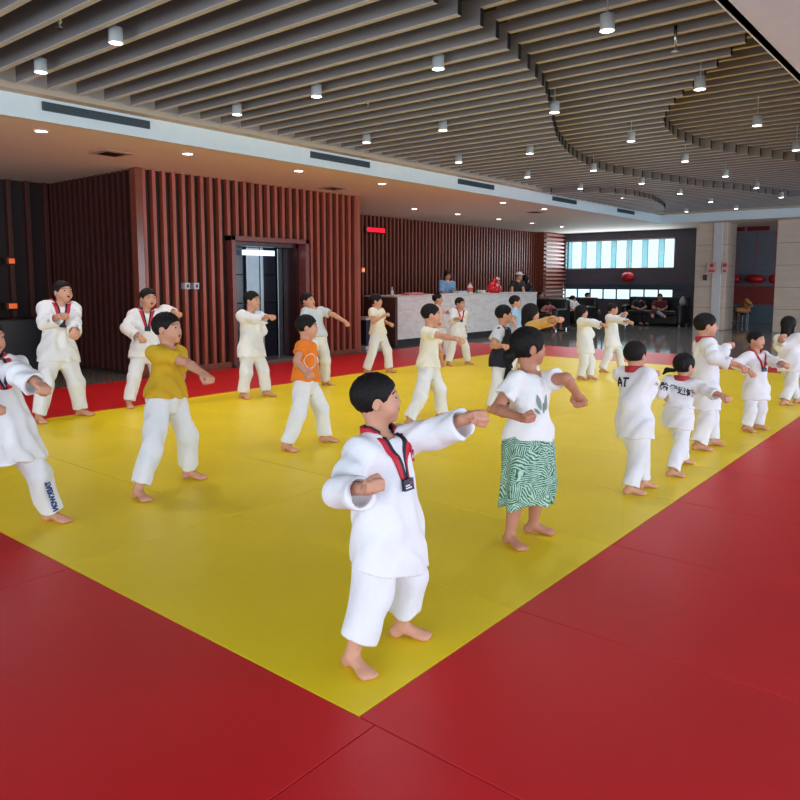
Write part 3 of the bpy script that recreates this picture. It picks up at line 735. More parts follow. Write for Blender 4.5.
    if mouth == 'open':
        MB().ell(HP(0, .355+fo_*1.6, -.25), HR_, np.array((.072, .05, .06))*q, 14).done('mouth', M_mouth, root, True)
        MB().ell(HP(0, .395+fo_*1.6, -.215), HR_, np.array((.05, .014, .014))*q, 10).done('teeth', M_eyew, root, True)
    else:
        MB().ell(HP(0, .385+fo_, -.222), HR_, np.array((.085, .03, .018))*q, 12).ell(HP(0, .38+fo_, -.250), HR_, np.array((.075, .03, .02))*q, 12).done('lips', M_lips, root, True)
    # ---- hair
    sd = seed
    def fhair(P):
        L = P-HC; X, Y, Z = L@hr/q, L@hf/q, L@hu/q
        g = .036 if hair == 'short' else .055
        d = ell(P, HP(0, -.07, .11), HR_, np.array((.365+g, .43+g, .40+g))*q)
        d = d+.010*q*np.sin(X*38+3*np.sin(Z*9+sd))*np.sin(Y*33+sd)
        if hair in ('short', 'fringe', 'crop'): d = d+.028*q*np.clip((.08-Z)/.36, 0, 1)
        face = ell(P, HP(0, .62, -.17), HR_, np.array((.8, .53, .44))*q)
        if hair in ('short', 'crop'):
            d = smax(d, -face, .03*q)
            d = np.maximum(d, -(Z+.10-.62*Y)*q*.85)
        elif hair == 'fringe':
            d = smax(d, -ell(P, HP(0, .62, -.24), HR_, np.array((.80, .50, .44))*q), .03*q)
            d = np.maximum(d, -(Z+.20-.42*Y)*q*.9)
        else:
            face2 = ell(P, HP(0, .58, -.16), HR_, np.array((.36, .44, .46))*q)
            d = smax(d, -face2, .03*q)
            d = np.maximum(d, -(Z+.30-.42*Y)*q*.9)
        for s in (-1, 1):
            if hair != 'long': d = smax(d, -ell(P, HP(.42*s, .0, -.10), HR_, np.array((.14, .12, .19))*q), .02*q)
        if hair == 'long':
            x = rc(P, HP(0, -.25, .05), HP(0, -.30, -.55), .32*q, .26*q); x = smin(x, rc(P, HP(0, -.30, -.55), HP(0, -.28, -1.0), .26*q, .14*q), .1*q)
            x = np.maximum(x, (Y-.10)*q)
            for s in (-1, 1): x = smin(x, rc(P, HP(.33*s, -.05, .05), HP(.30*s, -.12, -.75), .10*q, .08*q), .06*q)
            d = smin(d, x+.012*q*np.sin(X*30+sd), .06*q)
        if hair == 'bun':
            x = rc(P, HP(0, -.38, -.12), HP(0, -.56, -.24), .13*q, .17*q); x = smin(x, rc(P, HP(0, -.56, -.24), HP(0, -.60, -.50), .17*q, .08*q), .05*q)
            d = smin(d, x, .08*q)
        if hair == 'pigtails':
            for s in (-1, 1):
                x = rc(P, HP(.22*s, -.36, .22*s+.0), HP(.46*s, -.56, .20*s-.02), .08*q, .11*q); x = smin(x, rc(P, HP(.46*s, -.56, .20*s-.02), HP(.62*s, -.62, .20*s-.22), .11*q, .04*q), .04*q)
                d = smin(d, x, .03*q)
        if cap: pass
        return d
    hl = HC-q*1.5; hh = HC+q*1.2
    link('hair', grid_mesh('hair', fhair, hl, hh, max(cell*.8, .0055)), hairm or M_hair, root)
    if cap:
        def fcap(P):
            d = ell(P, HP(0, -.05, .14), HR_, np.array((.45, .52, .46))*q)
            L = P-HC; Y, Z = L@hf/q, L@hu/q
            d = np.maximum(d, (.20-.1*Y-Z)*q)
            return smin(d, ell(P, HP(0, .50, .22), HR_, np.array((.30, .32, .04))*q), .03*q)
        link('cap', grid_mesh('cap', fcap, hl, hh, cell*.7), cap, root)
    # ---- top garment
    kind = top
    if hem is None: hem = -.50 if kind == 'dobok' else -.12
    if kind == 'dobok':
        tw = wide*.94
        sec = [(hem-.1, .130*h*tw, .116*h*tw), (0, .120*h*tw, .106*h*tw), (.45, .108*h*tw, .096*h*tw), (.8, .106*h*tw, .082*h*tw), (.93, .096*h*tw, .062*h*tw), (1.02, .050*h, .044*h)]
        s1, s2, s3, fr = .050*h, .045*h*sleevew, .045*h*sleevew, .86
        droop = .014*h*sleevew
    else:
        tw = wide
        sec = [(hem-.1, .108*h*tw, .092*h*tw), (.1, .104*h*tw, .086*h*tw), (.5, .096*h*tw, .076*h*tw), (.8, .100*h*tw, .070*h*tw), (.93, .094*h*tw, .056*h*tw), (1.02, .046*h, .040*h)]
        s1, s2, s3, fr = .046*h, .044*h, .04*h, 0
        droop = .004*h
    slv = sleeve if sleeve is not None else (fr if kind == 'dobok' else -.25)
    # sleeve: value 0..1 = fraction of the forearm covered, negative = share of the upper arm left bare
    amp = .0060*h*(1 if depth < 8 else .8)
    LT = float(np.linalg.norm(NK-PV))
    neckhole = (NK-sp*.045*h+cf*.012*h, NK+sp*.2*h-cf*.01*h)
    def ftop(P, hole=True):
        d = loft(P, PV, NK, sec, ps, cs)
        d = smin(d, rc(P, SHL-sp*.006*h, SHR-sp*.006*h, .040*h, .040*h), .03*h)
        lr = .080*h*wide if kind == 'dobok' else .077*h
        d = smin(d, smin(rc(P, HR+ZZ*.02*h, KR, lr, lr*.86), rc(P, HL+ZZ*.02*h, KL, lr, lr*.86), .07*h), .04*h)
        d = np.maximum(d, hem*LT-(P-PV)@sp)
        fo = folds(P, amp, seed)
        for S_, E_, W_ in ((SHR, ER, WR), (SHL, EL, WL)):
            dv = ZZ*-droop
            if slv >= 0:
                C_ = E_+(W_-E_)*slv; ax = norm(W_-E_)
                x = rc(P, S_, E_+dv*.6, s1, s2)
                y = rc(P, E_+dv*.6, C_+dv+ax*.03*h, s2, s3*1.08)
                y = np.maximum(y, (P-C_)@ax)
                cav = rc(P, C_+dv-ax*.035*h, C_+dv+ax*.08*h, s3*.80, s3*.93)
                x = smin(x, y, .02*h); x = np.maximum(x, -cav)
            else:
                C_ = E_+(S_-E_)*(-slv); ax = norm(E_-S_)
                x = rc(P, S_, E_, s1, s2*1.1)
                x = np.maximum(x, (P-C_)@ax)
                x = np.maximum(x, -rc(P, C_-ax*.04*h, C_+ax*.1*h, .022*h, .042*h))
            d = smin(d, x, (.045 if kind == 'dobok' else .022)*h)
        d = d+fo
        if hemtilt is not None:
            dd = np.asarray(hemtilt[0]); d = np.maximum(d, (P-(PV+ZZ*hemtilt[1]*h))@norm(dd))
        # hollow at the hem
        L = np.linalg.norm(NK-PV)
        if hole: d = smax(d, -rc(P, neckhole[0], neckhole[1], .036*h, .062*h), .006*h)
        return d
    G.ftop = ftop
    tl = np.array([PV-sp*(abs(hem)*.33*h), NK, ER, EL, WR, WL, SHR, SHL]); tlo = tl.min(0)-.17*h; thi = tl.max(0)+.14*h
    tlo[2] = max(tlo[2], zfloor)
    tname = {'dobok': 'jacket', 'tee': 'shirt'}[kind]
    G.top_ob = link(tname, grid_mesh(tname, ftop, tlo, thi, cell), topm or M_unif, root)
    # ---- trousers / skirt
    cz = az+(.012+cuffz)*h+zfloor
    tm = botm or M_unifb
    def leg(P, H_, K_, A_):
        ax = norm(A_-K_)
        C_ = K_+(A_-K_)*max(.1, (K_[2]-cz)/max(K_[2]-A_[2], 1e-3)) if K_[2]-A_[2] > .1*h else K_+(A_-K_)*.85
        t = tight
        x = rc(P, H_, K_, .068*h*t, .056*h*t); y = rc(P, K_, C_+ax*.05*h, .056*h*t, .052*h*t)
        y = np.maximum(y, (P-C_)@ax)
        x = smin(x, y, .02*h)
        return np.maximum(x, -rc(P, C_-ax*.04*h, C_+ax*.12*h, .028*h*t, .050*h*t))
    fl = amp*1.15
    psec = [(-.35, .06*h, .055*h), (-.1, .098*h*wide, .082*h*wide), (.1, .090*h*wide, .074*h*wide), (.22, .080*h*wide, .066*h*wide)]
    def fpants(P, which=None):
        d = None
        for i, (H_, K_, A_) in enumerate(((HR, KR, AR), (HL, KL, AL))):
            if which is not None and which != i: continue
            x = leg(P, H_, K_, A_); d = x if d is None else smin(d, x, .012*h)
        d = smin(d, loft(P, PV, NK, psec, ps, cs), .02*h)
        return d+folds(P, fl, seed+2, 14., 45.)
    ll = np.array([PV+sp*.12*h, HR, HL, KR, KL, AR, AL]); plo = ll.min(0)-.13*h; phi = ll.max(0)+.13*h; plo[2] = max(plo[2], zfloor-.01)
    if bot == 'pants':
        if legmat is None: link('trousers', grid_mesh('trousers', fpants, plo, phi, cell), tm, root)
        else:
            link('trousers', grid_mesh('trousers', lambda P: fpants(P, 0), plo, phi, cell), tm, root)
            lo2 = link('trouser_leg', grid_mesh('trouser_leg', lambda P: leg(P, HL, KL, AL)-.002+folds(P, fl, seed, 14., 45.), plo, phi, cell), legmat, root)
            lo2['label'] = 'navy trouser leg'
    elif bot == 'skirt':
        Bc = (KR+KL)/2*.45+(AR+AL)/2*.55; Bc[2] = cz
        axl = np.linalg.norm(NK-PV)
        def fsk(P):
            A = PV+sp*.03*h; B = Bc
            ssec = [(0, .078*h*wide, .062*h*wide), (.25, .112*h*wide, .094*h*wide), (1.0, .118*h*wide, .10*h*wide)]
            d = loft(P, A, B, ssec, ps, ps)
            d = smin(d, smin(smin(rc(P, HR, KR, .075*h, .062*h), rc(P, KR, AR, .062*h, .05*h), .01*h), smin(rc(P, HL, KL, .075*h, .062*h), rc(P, KL, AL, .062*h, .05*h), .01*h), .06*h), .05*h)
            d = np.maximum(d, Bc[2]-P[:, 2])
            qv = P-A; ang = np.arctan2(qv@pf, qv@ps); tt = np.clip((A[2]-P[:, 2])/(A[2]-B[2]), 0, 1)
            d = d+.010*h*tt*np.sin(ang*9+2*np.sin(ang*3))
            c2 = loft(P, A, B-ZZ*.05*h, [(.8, .085*h, .07*h), (1.0, .100*h*wide, .084*h*wide), (1.1, .104*h*wide, .088*h*wide)], ps, ps)
            return np.maximum(d, -c2)
        link('skirt', grid_mesh('skirt', fsk, plo, phi, cell), tm, root)
    # ---- collar + badge
    def ftor(P):
        d = loft(P, PV, NK, sec, ps, cs)
        return smin(d, rc(P, SHL-sp*.006*h, SHR-sp*.006*h, .040*h, .040*h), .03*h)
    def onchest(s_, u_):
        st = np.array([NK+cs*a_*h+sp*b_*h+cf*.16*h for a_, b_ in zip(s_, u_)])
        q1 = trace(ftor, st, -cf)+cf*.026*h
        q2 = trace(lambda P: ftop(P, False), q1, -cf)
        mv = np.clip((q2-(q1-cf*.026*h))@cf, -.02*h, .026*h)
        q0 = q1-cf*.026*h
        far_ = np.abs((q0-NK)@cf) > .13*h
        q0 = np.where(far_[:, None], q0-cf*((q0-NK)@cf)[:, None]+cf*.04*h, q0)
        return q0+cf*np.where(far_, 0, mv)[:, None]
    if collar:
        jk = G.top_ob
        def ribbon(nm_, m_, top_s, bot_s, w0, w1, off, th, u0=.008, u1=-.135):
            for sg in (1, -1):
                n_, k_ = 14, 4; pts = []; fcs = []
                for i in range(n_+1):
                    t = i/n_; s_ = (top_s+(bot_s-top_s)*t**.9); u_ = u0+(u1-u0)*t; w_ = w0+(w1-w0)*t
                    for j in range(k_+1): pts.append((sg*(s_+w_*(j/k_-.5)), u_+.25*w_*(j/k_-.5)))
                for i in range(n_):
                    for j in range(k_): q0 = i*(k_+1)+j; fcs.append([q0, q0+1, q0+k_+2, q0+k_+1])
                P = onchest([p_[0] for p_ in pts], [p_[1] for p_ in pts])+cf*off
                me = bpy.data.meshes.new(nm_); me.from_pydata([tuple(x) for x in P], [], fcs); me.update()
                o_ = link(nm_, me, m_, jk, True); so = o_.modifiers.new('s', 'SOLIDIFY'); so.thickness = th; so.offset = 0
        th = max(.004, cell*.4)
        ribbon('collar', collar, .054, .0125, .026, .024, th*.5, th)
        if depth < 9 and collar is M_collar: ribbon('collar_edge', M_cedge, .035, .0045, .013, .011, th*.7, th)
        def fring(P, r_=.056, w_=.010, zt=.026):
            L = P-NK; rr = np.sqrt((L@cs)**2+(L@cf+.004*h)**2)/h; u = L@sp/h; f_ = L@cf/h
            return np.maximum(np.maximum(np.abs(rr-r_)-w_, np.abs(u-.014+.6*np.maximum(f_, 0))-zt), f_-.027)*h
        link('collar', grid_mesh('collar', fring, NK-.1*h, NK+.1*h, max(cell*.6, .004)), collar, jk)
        if depth < 9 and collar is M_collar:
            link('collar_edge', grid_mesh('collar_edge', lambda P: fring(P, .049, .0045, .030), NK-.1*h, NK+.1*h, max(cell*.6, .004)), M_cedge, jk)
    G.onchest = onchest
    G.deco = lambda s, u: onchest([s], [u])[0]
    if badge:
        c = G.deco(0, -.152)
        e = .002; g = np.array([ftop((c+v)[None])[0]-ftop((c-v)[None])[0] for v in (np.array([e, 0, 0]), np.array([0, e, 0]), np.array([0, 0, e]))])
        nn = norm(norm(g)+cf); sx = norm(np.cross(sp, nn))*-1; sx = norm(cs-(cs@nn)*nn); uy = np.cross(nn, sx)*-1
        if uy@sp < 0: uy = -uy
        bo = MB().obox(c+nn*.006, (sx, uy, nn), (.023*h, .017*h, .005), .002).done('badge', M_badge, G.top_ob)
        if depth < 6:
            m = MB()
            for yy, a, b_ in ((-.002, -.004, .017), (-.010, -.012, .017)):
                m.obox(c+nn*.0115+sx*((a+b_)/2)*h+uy*yy*h, (sx, uy, nn), ((b_-a)/2*h, .0022*h, .0008))
            m.done('badge_print', M_unif, bo)
            MB().ell(c+nn*.0115-sx*.011*h+uy*.004*h, (sx, uy, nn), (.006*h, .005*h, .0012), 10).done('badge_mark', M_collar, bo)
    return G
def surf_mesh(G, verts, faces, name, m, parent, back=False, off=.003, origin=None, f=None, dirv=None, s_axis=None):
    """lay flat lettering (s,u in units of h) on the garment"""
    dv = (-G.cf if not back else G.cf) if dirv is None else dirv
    sx = G.cs if s_axis is None else s_axis
    f = f or (lambda P: G.ftop(P))
    st = np.array([G.NK+(-sx*v[0] if not back and s_axis is None else sx*-v[0] if False else sx*v[0]*(-1 if (not back and s_axis is None) else 1))*G.h+G.sp*v[1]*G.h-dv*.35*G.h for v in verts])
    Pq = trace(f, st, dv)-dv*off
    me = bpy.data.meshes.new(name); me.from_pydata([tuple(x) for x in Pq], [], faces); me.update()
    o = link(name, me, m, parent); sol = o.modifiers.new('s', 'SOLIDIFY'); sol.thickness = .002; sol.offset = 0
    return o
def text_geo(txt, size, res=.010):
    cu = bpy.data.curves.new('t', 'FONT'); cu.body = txt; cu.size = size; cu.align_x = 'CENTER'; cu.align_y = 'CENTER'; cu.offset = .002
    o = bpy.data.objects.new('t', cu); COL.objects.link(o)
    dg = bpy.context.evaluated_depsgraph_get(); me = bpy.data.meshes.new_from_object(o.evaluated_get(dg))
    bm = bmesh.new(); bm.from_mesh(me); bmesh.ops.triangulate(bm, faces=bm.faces)
    for _ in range(3):
        es = [e for e in bm.edges if e.calc_length() > res]
        if es: bmesh.ops.subdivide_edges(bm, edges=es, cuts=1); bmesh.ops.triangulate(bm, faces=[f for f in bm.faces if len(f.verts) > 3])
    bm.verts.index_update()
    V = [(v.co.x, v.co.y) for v in bm.verts]; Fc = [[v.index for v in f.verts] for f in bm.faces]
    bm.free(); bpy.data.objects.remove(o); return V, Fc
def disc_geo(c, rx, ry, n=20, r0=0.0):
    V = [(c[0]+rx*k*cos(2*pi*i/n), c[1]+ry*k*sin(2*pi*i/n)) for k in (r0, 1) for i in range(n)] 
    Fc = [[i, (i+1) % n, n+(i+1) % n, n+i] for i in range(n)]
    return V, Fc
M_must = mat('mustard_tee', (206, 164, 26), .8, var=.05, bump=.7, bscale=14)
M_orange = mat('orange_tee', (236, 126, 26), .8, var=.05, bump=.7, bscale=14)
M_cream = mat('cream_tee', (234, 228, 210), .85, var=.03, bump=.7, bscale=14)
M_wtee = mat('white_tee', (236, 236, 236), .85, var=.02, bump=.7, bscale=14)
M_gtee = mat('pale_grey_tee', (198, 204, 210), .85, var=.03, bump=.7, bscale=14)
M_ntee = mat('navy_black_tee', (24, 26, 42), .8, var=.1)
M_btee = mat('pale_blue_tee', (160, 194, 226), .8, var=.03)
M_ochre = mat('ochre_top', (206, 160, 90), .8, var=.04)
M_pink = mat('pale_pink_tee', (222, 196, 190), .8, var=.03)
leafmat()
N_, F_ = -1, 1
# K1 — the near boy
g = person(label='boy nearest the camera in white uniform with red and black collar, punching right', h=1.13,
    aR=(352, 655), aL=(402, 625), p=(387, 521), n=(381, 437), hd=(377.5, 399.5), cy=-38, py=-30, hy=4, hp=6, dn=-.02,
    eR=(340, 488, N_), wR=(364, 489, N_), eL=(436, 430, N_), wL=(466, 418.5, N_), fR=-48, fL=-8,
    hem=-.62, collar=M_collar, badge=True, cuffz=.045, seed=3, palm=(None, (0, 0, 1)), hemtilt=(np.array([0, 0, -1.])-RT*.22+np.cross(RT, ZZ)*.1, -.15), sleevew=1.08, tight=1.14, wide=1.06)
K1 = g
# red flag mark on his left chest
pp = [(407.5, 448), (410, 447.5), (414.5, 460.5), (412.3, 461.5), (411, 448), (413.5, 450), (413.4, 456), (412.2, 453)]
P_ = np.array([trace(K1.ftop, [deep(x_, y_, K1.D-.45)], norm(ray(x_, y_)), 60)[0]-norm(ray(x_, y_))*.004 for x_, y_ in pp])
me = bpy.data.meshes.new('red_flag_mark'); me.from_pydata([tuple(x) for x in P_], [], [[0, 1, 2, 3], [4, 5, 6, 7]]); me.update()
link('red_flag_mark', me, M_collar, K1.top_ob).modifiers.new('s', 'SOLIDIFY').thickness = .003
# K2 — girl
g = person(label='girl in white tee and long green leaf-print skirt punching right', h=1.19,
    aR=(510, 535), aL=(533, 524), p=(528, 434), n=(531, 374), hd=(529.5, 347), cy=-52, py=-50, hy=8, hp=0,
    eR=(496, 409, N_), wR=(519, 417, N_), eL=(566, 378, N_), wL=(577, 394, F_), fR=-60, fL=-12, top='tee', topm=M_wtee, bot='skirt', botm=MATS['leaf'],
    hem=-.08, hair='bun', cuffz=.118, seed=5, skin=M_skin2, palm=(None, (0, 0, 1)), wide=1.04, sleeve=-.42)
K2 = g
lf = mat('grey_green_print', (128, 150, 140), .8)
def leafshape(c, a, L, w, n=12):
    V = []
    for i in range(n+1):
        t = i/n; x = (t-.5)*L; yy = w*sin(pi*t)
        V += [(c[0]+x*cos(a)-yy*sin(a), c[1]+x*sin(a)+yy*cos(a)), (c[0]+x*cos(a)+yy*sin(a), c[1]+x*sin(a)-yy*cos(a))]
    return V, [[2*i, 2*i+1, 2*i+3, 2*i+2] for i in range(n)]
for c, a, L, w in (((-.024, -.125), 1.9, .075, .011), ((.022, -.125), 1.3, .075, .012), ((-.03, -.165), 2.4, .04, .007), ((.002, -.15), 1.57, .05, .006)):
    V, Fc = leafshape(c, a, L, w); surf_mesh(K2, V, Fc, 'shirt_print', lf, K2.top_ob)
# K3 — mustard tee
g = person(label='boy in mustard yellow tee and white trousers punching right at the left', h=1.24,
    aR=(138, 490), aL=(189, 471), p=(166, 396), n=(168, 348), hd=(168, 328.5), cy=-22, py=-25, hy=-12, hp=4,
    eR=(187, 363, N_), wR=(203, 373.5, N_), eL=(181, 376, F_), wL=(178, 384, N_), fR=-42, fL=-10, top='tee', topm=M_must, hem=-.02, mouth='open', seed=7, sleeve=-.35, cuffz=.02)
# K4 — cut off at the left edge
g = person(label='child in white uniform cut off by the left edge of the photo', h=1.22,
    aR=(-42, 540), aL=(51, 512), p=(2, 428), n=(-8, 362), hd=(-12, 338), cy=-38, hy=-20,
    eR=(-30, 398, N_), wR=(-10, 405, N_), eL=(20, 372, N_), wL=(37, 383, N_), fR=-50, fL=-15, hem=-.55, collar=M_collar, seed=9, sleevew=1.1)
K4 = g
V, Fc = text_geo('TAEKWON', .04, .01)
# vertical lettering down the outside of the left trouser leg
kx, ka = K4.KL, K4.AL; axl = norm(ka-kx)
sd_ = norm(np.cross(axl, -FH)); 
side = norm(RT*.75-FH*.55)
def legf(P): return rc(P, kx, ka, .060*K4.h, .054*K4.h)
txt = []
L0 = kx+(ka-kx)*.52
wv = norm(np.cross(axl, side))
st = np.array([L0+axl*v[0]*1.0+wv*v[1]+side*.3 for v in V])
Pq = trace(legf, st, -side)+side*.006
me = bpy.data.meshes.new('leg_lettering'); me.from_pydata([tuple(x) for x in Pq], [], Fc); me.update()
o = link('leg_lettering', me, mat('blue_print', (44, 70, 130), .7), K4.root); o.modifiers.new('s', 'SOLIDIFY').thickness = .003
# K5 — tall boy at back left
g = person(label='tall boy in white uniform shouting, back left before the dark wall', h=1.40,
    aR=(39, 416), aL=(81, 409.5), p=(58, 352), n=(59.5, 304.5), hd=(63, 292), cy=-48, hy=-32, hp=8,
    eR=(44, 322, N_), wR=(58.5, 316.5, N_), eL=(74, 322, N_), wL=(74, 331, N_), fR=-45, fL=-12, hem=-.20, collar=M_collar, badge=True, mouth='open', seed=11, hs=.93)
# K6
g = person(label='boy in white uniform with arm stretched right, behind the mustard tee boy', h=1.32,
    aR=(129, 402), aL=(160, 396), p=(146, 350), n=(146, 312), hd=(148.5, 298.5), cy=-62, hy=-48, hp=2,
    eR=(126, 327, N_), wR=(139, 336, N_), eL=(165, 309, F_), wL=(175, 312, N_), fR=-60, fL=-25, hem=-.20, collar=M_collar, badge=True, mouth='open', seed=13)
# K7
g = person(label='boy in white uniform punching right before the elevator door', h=1.28,
    aR=(243, 393.5), aL=(266, 391.5), p=(251, 349), n=(250, 313), hd=(252.5, 300.5), cy=-40, hy=-22, hp=2,
    eR=(255, 318.5, N_), wR=(268, 316.8, N_), eL=(262, 330, F_), wL=(256, 336, N_), fR=-45, fL=-15, hem=-.22, seed=15, badge=False)
V, Fc = disc_geo((.045, -.08), .014, .022, 12); surf_mesh(g, V, Fc, 'chest_badge', M_badge, g.top_ob)
# K8 orange
g = person(label='boy in orange tee with hands at the waist, left of the near boy', h=1.17,
    aR=(286, 444.5), aL=(325, 436), p=(305, 380), n=(306, 342), hd=(307.5, 327), cy=-8, hy=4, hp=0,
    eR=(296.5, 361, N_), wR=(305.5, 373, N_), eL=(315, 364, F_), wL=(318, 374, F_), fR=-35, fL=-5, top='tee', topm=M_orange, hem=-.02, seed=17, palm=(None, (0, 0, 1)), sleeve=-.45)
V, Fc = disc_geo((.01, -.13), .05, .055, 26, .88)
dv = norm(RT*-.75+FH*.66)
surf_mesh(g, V, Fc, 'shirt_print', mat('white_shirt_print', (240, 226, 214), .8), g.top_ob, dirv=-norm(RT*.62-FH*.78), s_axis=-norm(RT*.78+FH*.62))
V, Fc = leafshape((.022, -.185), .2, .06, .014); surf_mesh(g, V, Fc, 'shirt_print', mat('pink_shirt_print', (206, 150, 170), .8), g.top_ob, dirv=-norm(RT*.62-FH*.78), s_axis=-norm(RT*.78+FH*.62))
# K9
g = person(label='boy in pale grey tee stretching his arm right, behind the orange tee boy', h=1.24,
    aR=(310, 386), aL=(325, 381), p=(316, 336), n=(313, 308.5), hd=(308, 301), cy=-52, hy=-30, hp=12, mouth='open',
    eR=(302, 325, N_), wR=(308, 334, N_), eL=(334, 315, N_), wL=(344, 321, N_), fR=-40, fL=-12, top='tee', topm=M_gtee, hem=-.05, seed=19, sleeve=-.35)
# K10
g = person(label='boy in cream tee with a raised fist at the left end of the marble counter', h=1.20,
    aR=(366, 370), aL=(389, 369), p=(378, 333), n=(376.5, 309), hd=(376.3, 301), cy=-35, hy=-8, hp=3, hair='fringe',
    eR=(373, 322, N_), wR=(383.5, 316, N_), eL=(384, 322, F_), wL=(389.5, 323.5, N_), fR=-40, fL=-12, top='tee', topm=M_cream, hem=-.05, seed=21, sleeve=-.4)
# K11
g = person(label='boy in cream tee and white trousers with arm stretched right, behind the near boy', h=1.20,
    aR=(409, 420), aL=(441, 413.5), p=(428, 366), n=(430, 329.5), hd=(431.5, 314.5), cy=-18, hy=0, hp=0,
    eR=(443, 336.5, N_), wR=(456.5, 339, N_), eL=(440, 350, F_), wL=(441, 360, F_), fR=-40, fL=-12, top='tee', topm=M_cream, hem=-.04, seed=23, sleeve=-.42)
# K12
g = person(label='boy in white with a ribbon collar standing before the marble counter', h=1.13,
    aR=(448, 362.5), aL=(467.5, 361.5), p=(457, 332), n=(459, 310.5), hd=(460.3, 303.5), cy=-62, hy=-40,
    eR=(452, 320, N_), wR=(457.5, 318.5, N_), eL=(463.5, 320, F_), wL=(464, 328, N_), fR=-55, fL=-25, hem=-.22, collar=M_collar, badge=True, seed=25, topm=M_unif)
# K12b
g = person(label='boy in pale pink tee half hidden behind the cream tee boy, before the counter', h=1.16,
    aR=(434, 356.5), aL=(446, 355.5), p=(439, 327), n=(438, 306), hd=(437.8, 299), cy=-20, hy=-2,
    eR=(432, 315, N_), wR=(438, 321, N_), eL=(446, 312, F_), wL=(453, 313, N_), fR=-30, fL=-10, top='tee', topm=M_pink, hem=-.05, seed=27)
# K13
g = person(label='boy in black tee with a white shoulder behind the girl in the leaf-print skirt', h=1.17,
    aR=(491, 407.5), aL=(508, 404), p=(500, 360), n=(502.5, 328), hd=(504.5, 314.5), cy=-28, hy=0,
    eR=(492.5, 346, N_), wR=(503.5, 346, N_), eL=(512, 345, F_), wL=(516, 350, N_), fR=-35, fL=-12, top='tee', topm=M_ntee, hem=-.22, seed=29, sleeve=-.4, legmat=mat('navy_trousers', (24, 30, 56), .8))
def fsl(P):
    e = np.maximum(g.ftop(P)-.006, rc(P, g.SHR+ZZ*.02*g.h-g.cs*.03*g.h, g.ER*.72+g.SHR*.28, .06*g.h, .075*g.h))
    return np.maximum(e, -((P-g.SHR)@g.cs)-.012*g.h)
o = link('white_sleeve', grid_mesh('white_sleeve', fsl, np.minimum(g.SHR, g.ER)-.12*g.h, np.maximum(g.SHR, g.ER)+.1*g.h, .009), M_gtee, g.top_ob); o['label'] = 'pale grey shoulder and sleeve'
# K14
g = person(label='boy in pale blue tee behind the black tee boy, near the counter end', h=1.15,
    aR=(510, 370), aL=(520, 368.5), p=(515.5, 334), n=(515.5, 309), hd=(515.6, 302), cy=-15, hy=-5,
    eR=(513, 320, N_), wR=(516, 328, N_), eL=(519, 320, F_), wL=(521, 327, F_), fR=-20, fL=-5, top='tee', topm=M_btee, hem=-.2, seed=31)
# K15
g = person(label='long-haired girl in ochre top punching right behind the skirt girl', h=1.15,
    aR=(520, 410), aL=(536, 408), p=(529, 360), n=(531, 324), hd=(531.5, 313), cy=-15, hy=5, hair='long', mouth='open',
    eR=(546, 322, N_), wR=(556.5, 319.3, N_), eL=(538, 340, F_), wL=(541, 350, F_), fR=-20, fL=-5, top='tee', topm=M_ochre, sleeve=.7, hem=-.1, seed=33, hs=.95)
# K16
g = person(label='long-haired girl in white uniform punching right before the pink-red far border', h=1.09,
    aR=(580, 376.5), aL=(590, 376), p=(585, 345), n=(583, 319.5), hd=(582, 312), cy=-30, hy=-12, hair='long',
    eR=(592, 322, N_), wR=(602.5, 324.5, N_), eL=(591, 334, F_), wL=(588, 337, F_), fR=-40, fL=-15, hem=-.35, seed=35, sleevew=1.1)
# K17
g = person(label='boy in white uniform punching right, right of the long-haired girl in white', h=1.07,
    aR=(602, 369.5), aL=(621, 368), p=(612, 340), n=(611, 316), hd=(612.8, 309), cy=-30, hy=-10,
    eR=(620, 320, N_), wR=(628.5, 321.5, N_), eL=(620, 318, F_), wL=(624, 314, N_), fR=-35, fL=-12, hem=-.30, seed=37)
# K18
g = person(label='small boy seen from behind in white uniform with red collar and black lettering', h=1.035,
    aR=(630, 487.5), aL=(643, 481.5), p=(634.5, 422), n=(635, 371), hd=(635.5, 355), cy=36, py=30, hy=42,
    eR=(629.5, 401, N_), wR=(637, 413, F_), eL=(648, 393, F_), wL=(653, 378, F_), fR=-8, fL=10, hem=-.30, collar=None, seed=39, hs=1.02, wide=1.0, tight=1.08)
K18 = g
V, Fc = text_geo('AT', .085, .012)
surf_mesh(g, [(v[0]-.045, v[1]-.075) for v in V], Fc, 'back_lettering', M_ink, g.top_ob, back=True)
# K19
g = person(label='smallest girl with pigtails seen from behind, black lettering on her white jacket', h=.93,
    aR=(672, 471), aL=(683, 459), p=(678, 417), n=(682, 380), hd=(685, 365.5), cy=58, py=25, hy=20, hair='pigtails',
    eR=(711, 391.5, N_), wR=(723, 396, N_), eL=(661, 392, N_), wL=(668, 397, F_), fR=-15, fL=10, hem=-.30, seed=41, hs=1.08, hands='fist', wide=1.0, sleevew=.95, sleeve=.5)
K19 = g
V, Fc = text_geo('跆拳道馆', .060, .010)
surf_mesh(g, [(v[0]*1.05-.01, v[1]-.085-v[0]*.18) for v in V], Fc, 'back_lettering', M_ink, g.top_ob, back=True)
def belt(g, lab):
    c0 = g.PV+(g.NK-g.PV)*.30
    def fb(P):
        u = np.abs((P-c0)@g.sp)-.012*g.h
        d = np.maximum(np.abs(g.ftop(P)-.004)-.006, u)
        return d
    o = link('belt', grid_mesh('belt', fb, c0-.2*g.h, c0+.2*g.h, .007), M_unif, g.top_ob)
belt(K19, '')
